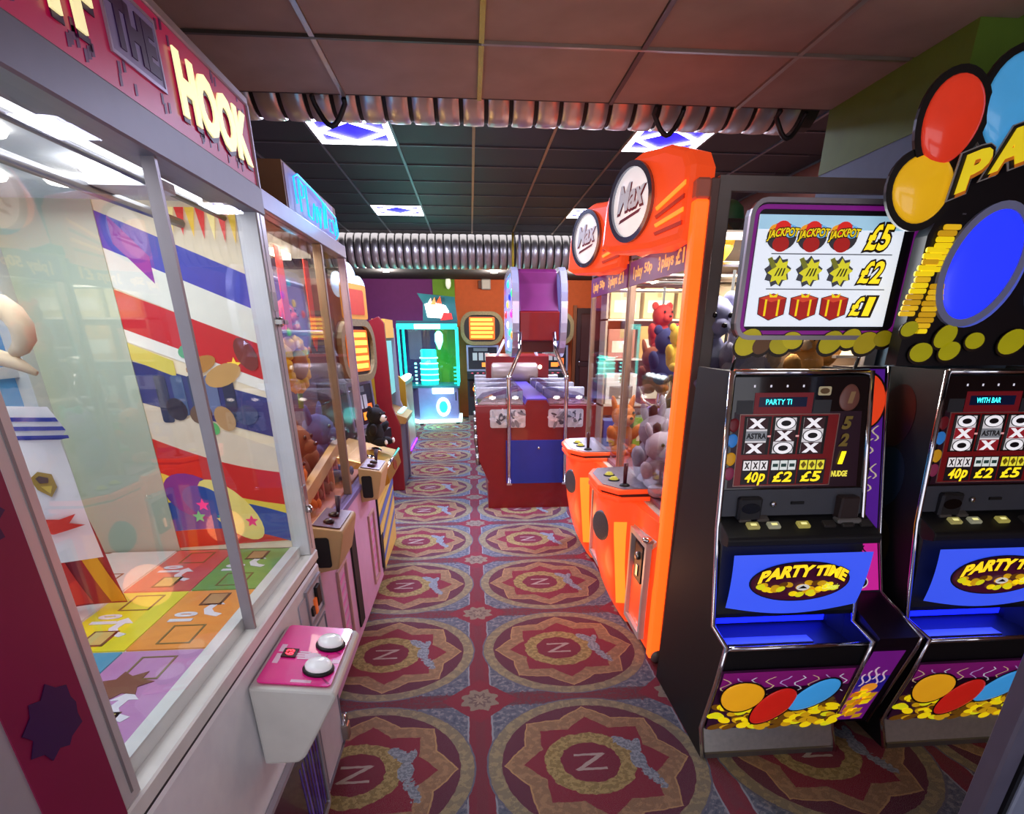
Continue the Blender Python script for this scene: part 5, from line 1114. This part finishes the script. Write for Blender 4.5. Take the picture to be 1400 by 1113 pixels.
# sunflower toy
sf = T('sunflower_toy', 'yellow plush sunflower with a brown face behind the glass of the pink machine', 'soft toy', (XP-.12, 2.92, 1.30))
for k in range(12):
    a = k*math.pi/6; blob('petal', (XP-.12, 2.92+.15*math.cos(a), 1.49+.095*math.sin(a)), (.03, .052, .040), m('#e0b81e', .8), sf, sub=1)
blob('face', (XP-.105, 2.92, 1.49), (.03, .105, .068), m('#8a5a34', .9), sf); tube('stem', [(XP-.12, 2.92, 1.40), (XP-.12, 2.90, 1.30)], .012, m('#5a8a3a', .8), sf)
gp = 'soft toys in the pink claw machine'
for lb, lc, s_, c_, k_, r_ in (('orange plush bear behind the glass of the pink machine', (XP-.22, 2.75, .83), .36, '#d8702a', 'bear', (0, 0, 1.4)), ('blue plush rabbit at the far end of the pink machine', (XP-.22, 3.45, .83), .42, '#3a4a88', 'rabbit', (0, 0, 1.4)), ('brown plush bear in the middle of the pink machine', (XP-.25, 3.05, .83), .42, '#7a4a34', 'bear', (0, 0, 1.4)), ('red plush bear deep in the pink machine', (XP-.45, 2.5, .83), .45, '#b83428', 'bear', (0, 0, 1.2)), ('tan plush bear hanging high in the pink machine', (XP-.3, 3.0, 1.45), .30, '#c09050', 'bear', (0, 0, 1.4)), ('yellow plush bear hanging by the gantry of the pink machine', (XP-.35, 2.42, 1.50), .26, '#e0d020', 'bear', (0, 0, 1.4)), ('dark red plush bear hanging at the far end of the pink machine', (XP-.3, 3.4, 1.5), .30, '#8a2a22', 'bear', (0, 0, 1.4))):
    plush(lb, lc, s_, c_, k_, r_, gp)
# consoles, slots and vents
for y in (2.30, 3.43):
    cb = prism('console', 'y', [(XP, .905), (XP+.13, .885), (XP+.135, .87), (XP+.10, .72), (XP, .70)], y, y+.30, m('#c0a070', .45, name='tan_console'), t, .006)
    sheet('console_deck', Fr((XP+.13, y, .888), (0, 1, 0), (-.13, 0, .02)), rect(.02, .28, .01, .12), m('#5a2030', .3), cb, .0, .003)
    for k in range(2): lathe('console_button', [(.022, 0), (.022, .012), (.01, .018)], (XP+.065, y+.08+.10*k, .898), m('#2a1418', .3), cb, k=14)
    tube('joystick', [(XP+.07, y+.24, .90), (XP+.075, y+.25, .97)], [.008, .014], m('#4a3a52', .3), cb)
    sheet('console_side', Fr((XP, y-.001, .70), (1, 0, 0), (0, 0, 1)), rrect(.015, .075, .03, .16, .012), BLACK, cb, 0, .003)
for y0, y1 in ((2.98, 3.10), (3.90, 3.925)): sheet('prize_slot', fP, rect(y0, y1, .10, .66), BLACK, t, .001, .010)
for y in (2.62, 3.55):
    frame('vent_frame', fP, y, y+.20, .12, .58, .014, m('#b8928a', .4), t, .001, .012)
    for k in range(6): sheet('vent_print', fP, [(y+.03, .18+.06*k), (y+.16, .20+.06*k), (y+.16, .22+.06*k), (y+.03, .20+.06*k)], m('#c86aa8', .4, e=.1), t, .001, .002)

# ================================================================== STRIPED CONSOLE MACHINE, RED CABINET, YELLOW PANEL (left row, further back)
t = T('arcade_cabinet', 'low arcade cabinet with blue and yellow slanted stripes and a gold console', 'arcade cabinet', (-.95, 4.45, 0))
prism('cabinet', 'y', [(-1.45, 0), (-.70, 0), (-.685, .55), (-.66, .62), (-1.0, .80), (-1.45, .80)], 3.98, 4.85, m('#e0c468', .45, name='cream_yellow_laminate'), t)
fA = Fr((-.70, 0, 0), (0, 1, 0), (.015, 0, .55))
for k in range(6):
    z = .03+.085*k; sheet('stripe', fA, [(4.0, z), (4.83, z+.20), (4.83, z+.245), (4.0, z+.045)] if z+.245 < .56 else [(4.0, z), (4.83, min(.55, z+.12)), (4.83, .555), (4.0, min(.555, z+.06))], m('#5a74c0' if k % 2 == 0 else '#e8d070', .45), t, .001+.0004*k, .002)
sheet('side_slot', fA, rect(4.0, 4.10, .02, .30), BLACK, t, .004, .004)
gc = prism('gold_console', 'y', [(-.66, .62), (-.60, .66), (-.62, .76), (-1.0, .86), (-1.0, .80)], 4.10, 4.83, m('#b88a2a', .3, .5, name='gold_console'), t, .006)
for y in (4.3, 4.6): lathe('console_button', [(.04, 0), (.04, .012), (.02, .02)], (-.75, y, .80), CHROME, gc, (.25, 0, 1), 14)
sheet('console_badge', Fr((-.60, 4.3, .66), (0, 1, 0), (-.02, 0, .1)), oval(.2, .05, .09, .035, 18), m('#8a3a18', .4), gc, .001, .003)
tube('chrome_edge', [(-.615, 4.08, .765), (-.615, 4.84, .765)], .012, CHROME, t)
plush('black and white plush toy sitting on the gold console', (-.76, 4.66, .825), .32, '#1c1a1e', 'bear', (0, 0, 1.2), None, '#e8e4dc')
t = T('arcade_cabinet', 'tall narrow red-sided arcade cabinet with pale blue screen in the left row', 'arcade cabinet', (-1.1, 6.9, 0))
prism('side_panel', 'y', [(-1.02, 0), (-.80, 0), (-.79, .7), (-.86, .9), (-.87, 1.72), (-.92, 1.78), (-1.02, 1.74)], 6.55, 6.62, m('#8a1820', .4, name='red_side_panel'), t, .006)
prism('side_panel', 'y', [(-1.02, 0), (-.80, 0), (-.79, .7), (-.86, .9), (-.87, 1.68), (-.92, 1.70), (-1.02, 1.70)], 7.30, 7.37, m('#9a96a8', .4, name='grey_side_panel'), t, .006)
box('cabinet', (-1.4, -.82), (6.62, 7.30), (0, .72), m('#6a6a78', .4), t); box('screen', (-1.0, -.90), (6.64, 7.28), (1.0, 1.55), m('#7ad8d0', .3, e=.5), t); box('marquee', (-1.0, -.87), (6.62, 7.30), (1.58, 1.76), m('#d8a040', .4, e=.4), t)
prism('control_deck', 'y', [(-1.0, .72), (-.74, .72), (-.72, .78), (-1.0, .88)], 6.62, 7.30, m('#a87a3a', .4), t)
for k in range(4): blob('deck_button', (-.80, 6.75+.13*k, .83), (.04, .03, .02), m('#b8f4f0', .3, e=.8), t, sub=1)
t = T('arcade_cabinet', 'mustard yellow panelled cabinet just before the teal claw machine', 'arcade cabinet', (-1.2, 9.3, 0))
prism('side_panel', 'y', [(-1.5, 0), (-.94, 0), (-.94, 1.0), (-1.02, 1.08), (-1.5, 1.08)], 8.75, 8.82, m('#b88a14', .4, name='mustard_panel'), t, .006); box('cabinet', (-1.5, -.96), (8.82, 10.0), (0, .95), m('#8a6a4a', .4), t)
sheet('front_print', Fr((-.96, 8.82, 0), (0, 1, 0), (0, 0, 1)), [(.1, .06), (1.1, .06), (1.1, .2), (.1, .8)], m('#c8b8a8', .4), t, .001, .003); box('floor_light', (-.95, -.935), (8.9, 9.95), (.02, .05), m('#8a3aff', .4, e=4, ec='#7020ff'), t)
box('deck', (-1.3, -.94), (8.82, 10.0), (.95, 1.0), m('#8a8a94', .3, .5), t)
for k in range(7): blob('deck_bulb', (-.98-.02*(k % 2), 8.9+.14*k, 1.03), (.045, .045, .035), m('#ffffff', .4, e=3.5, ec='#f0fffc'), t, sub=1)

# ================================================================== EDGE OF A MACHINE at the near right
t = T('glass_cabinet', 'grey and white aluminium corner of a cabinet at the lower right edge', 'cabinet', (1.5, .6, 0))
box('corner_post', (1.185, 1.235), (.955, 1.01), (0, 2.0), m('#6f6a7c', .35, .4, name='mauve_grey_post'), t, .006)
box('post_groove', (1.236, 1.246), (.95, 1.0), (0, 2.0), BLACK2, t); box('white_post', (1.246, 1.33), (.94, .995), (0, 2.0), m('#a8b4cc', .35, .3, name='pale_blue_post'), t, .006)
box('base', (1.25, 1.9), (.2, .95), (.04, .75), m('#a8b4cc', .4), t); box('plinth', (1.27, 1.88), (.22, .93), (0, .04), BLACK2, t); box('roof', (1.2, 1.9), (.2, 1.0), (2.0, 2.06), m('#8d94a8', .4), t)
sheet('end_glass', Fr((1.33, .97, 0), (1, 0, 0), (0, 0, 1)), rect(0, .55, .75, 2.0), GLASS, t, 0, .005); box('rear_post', (1.86, 1.9), (.94, .995), (0, 2.0), m('#a8b4cc', .35, .3), t)
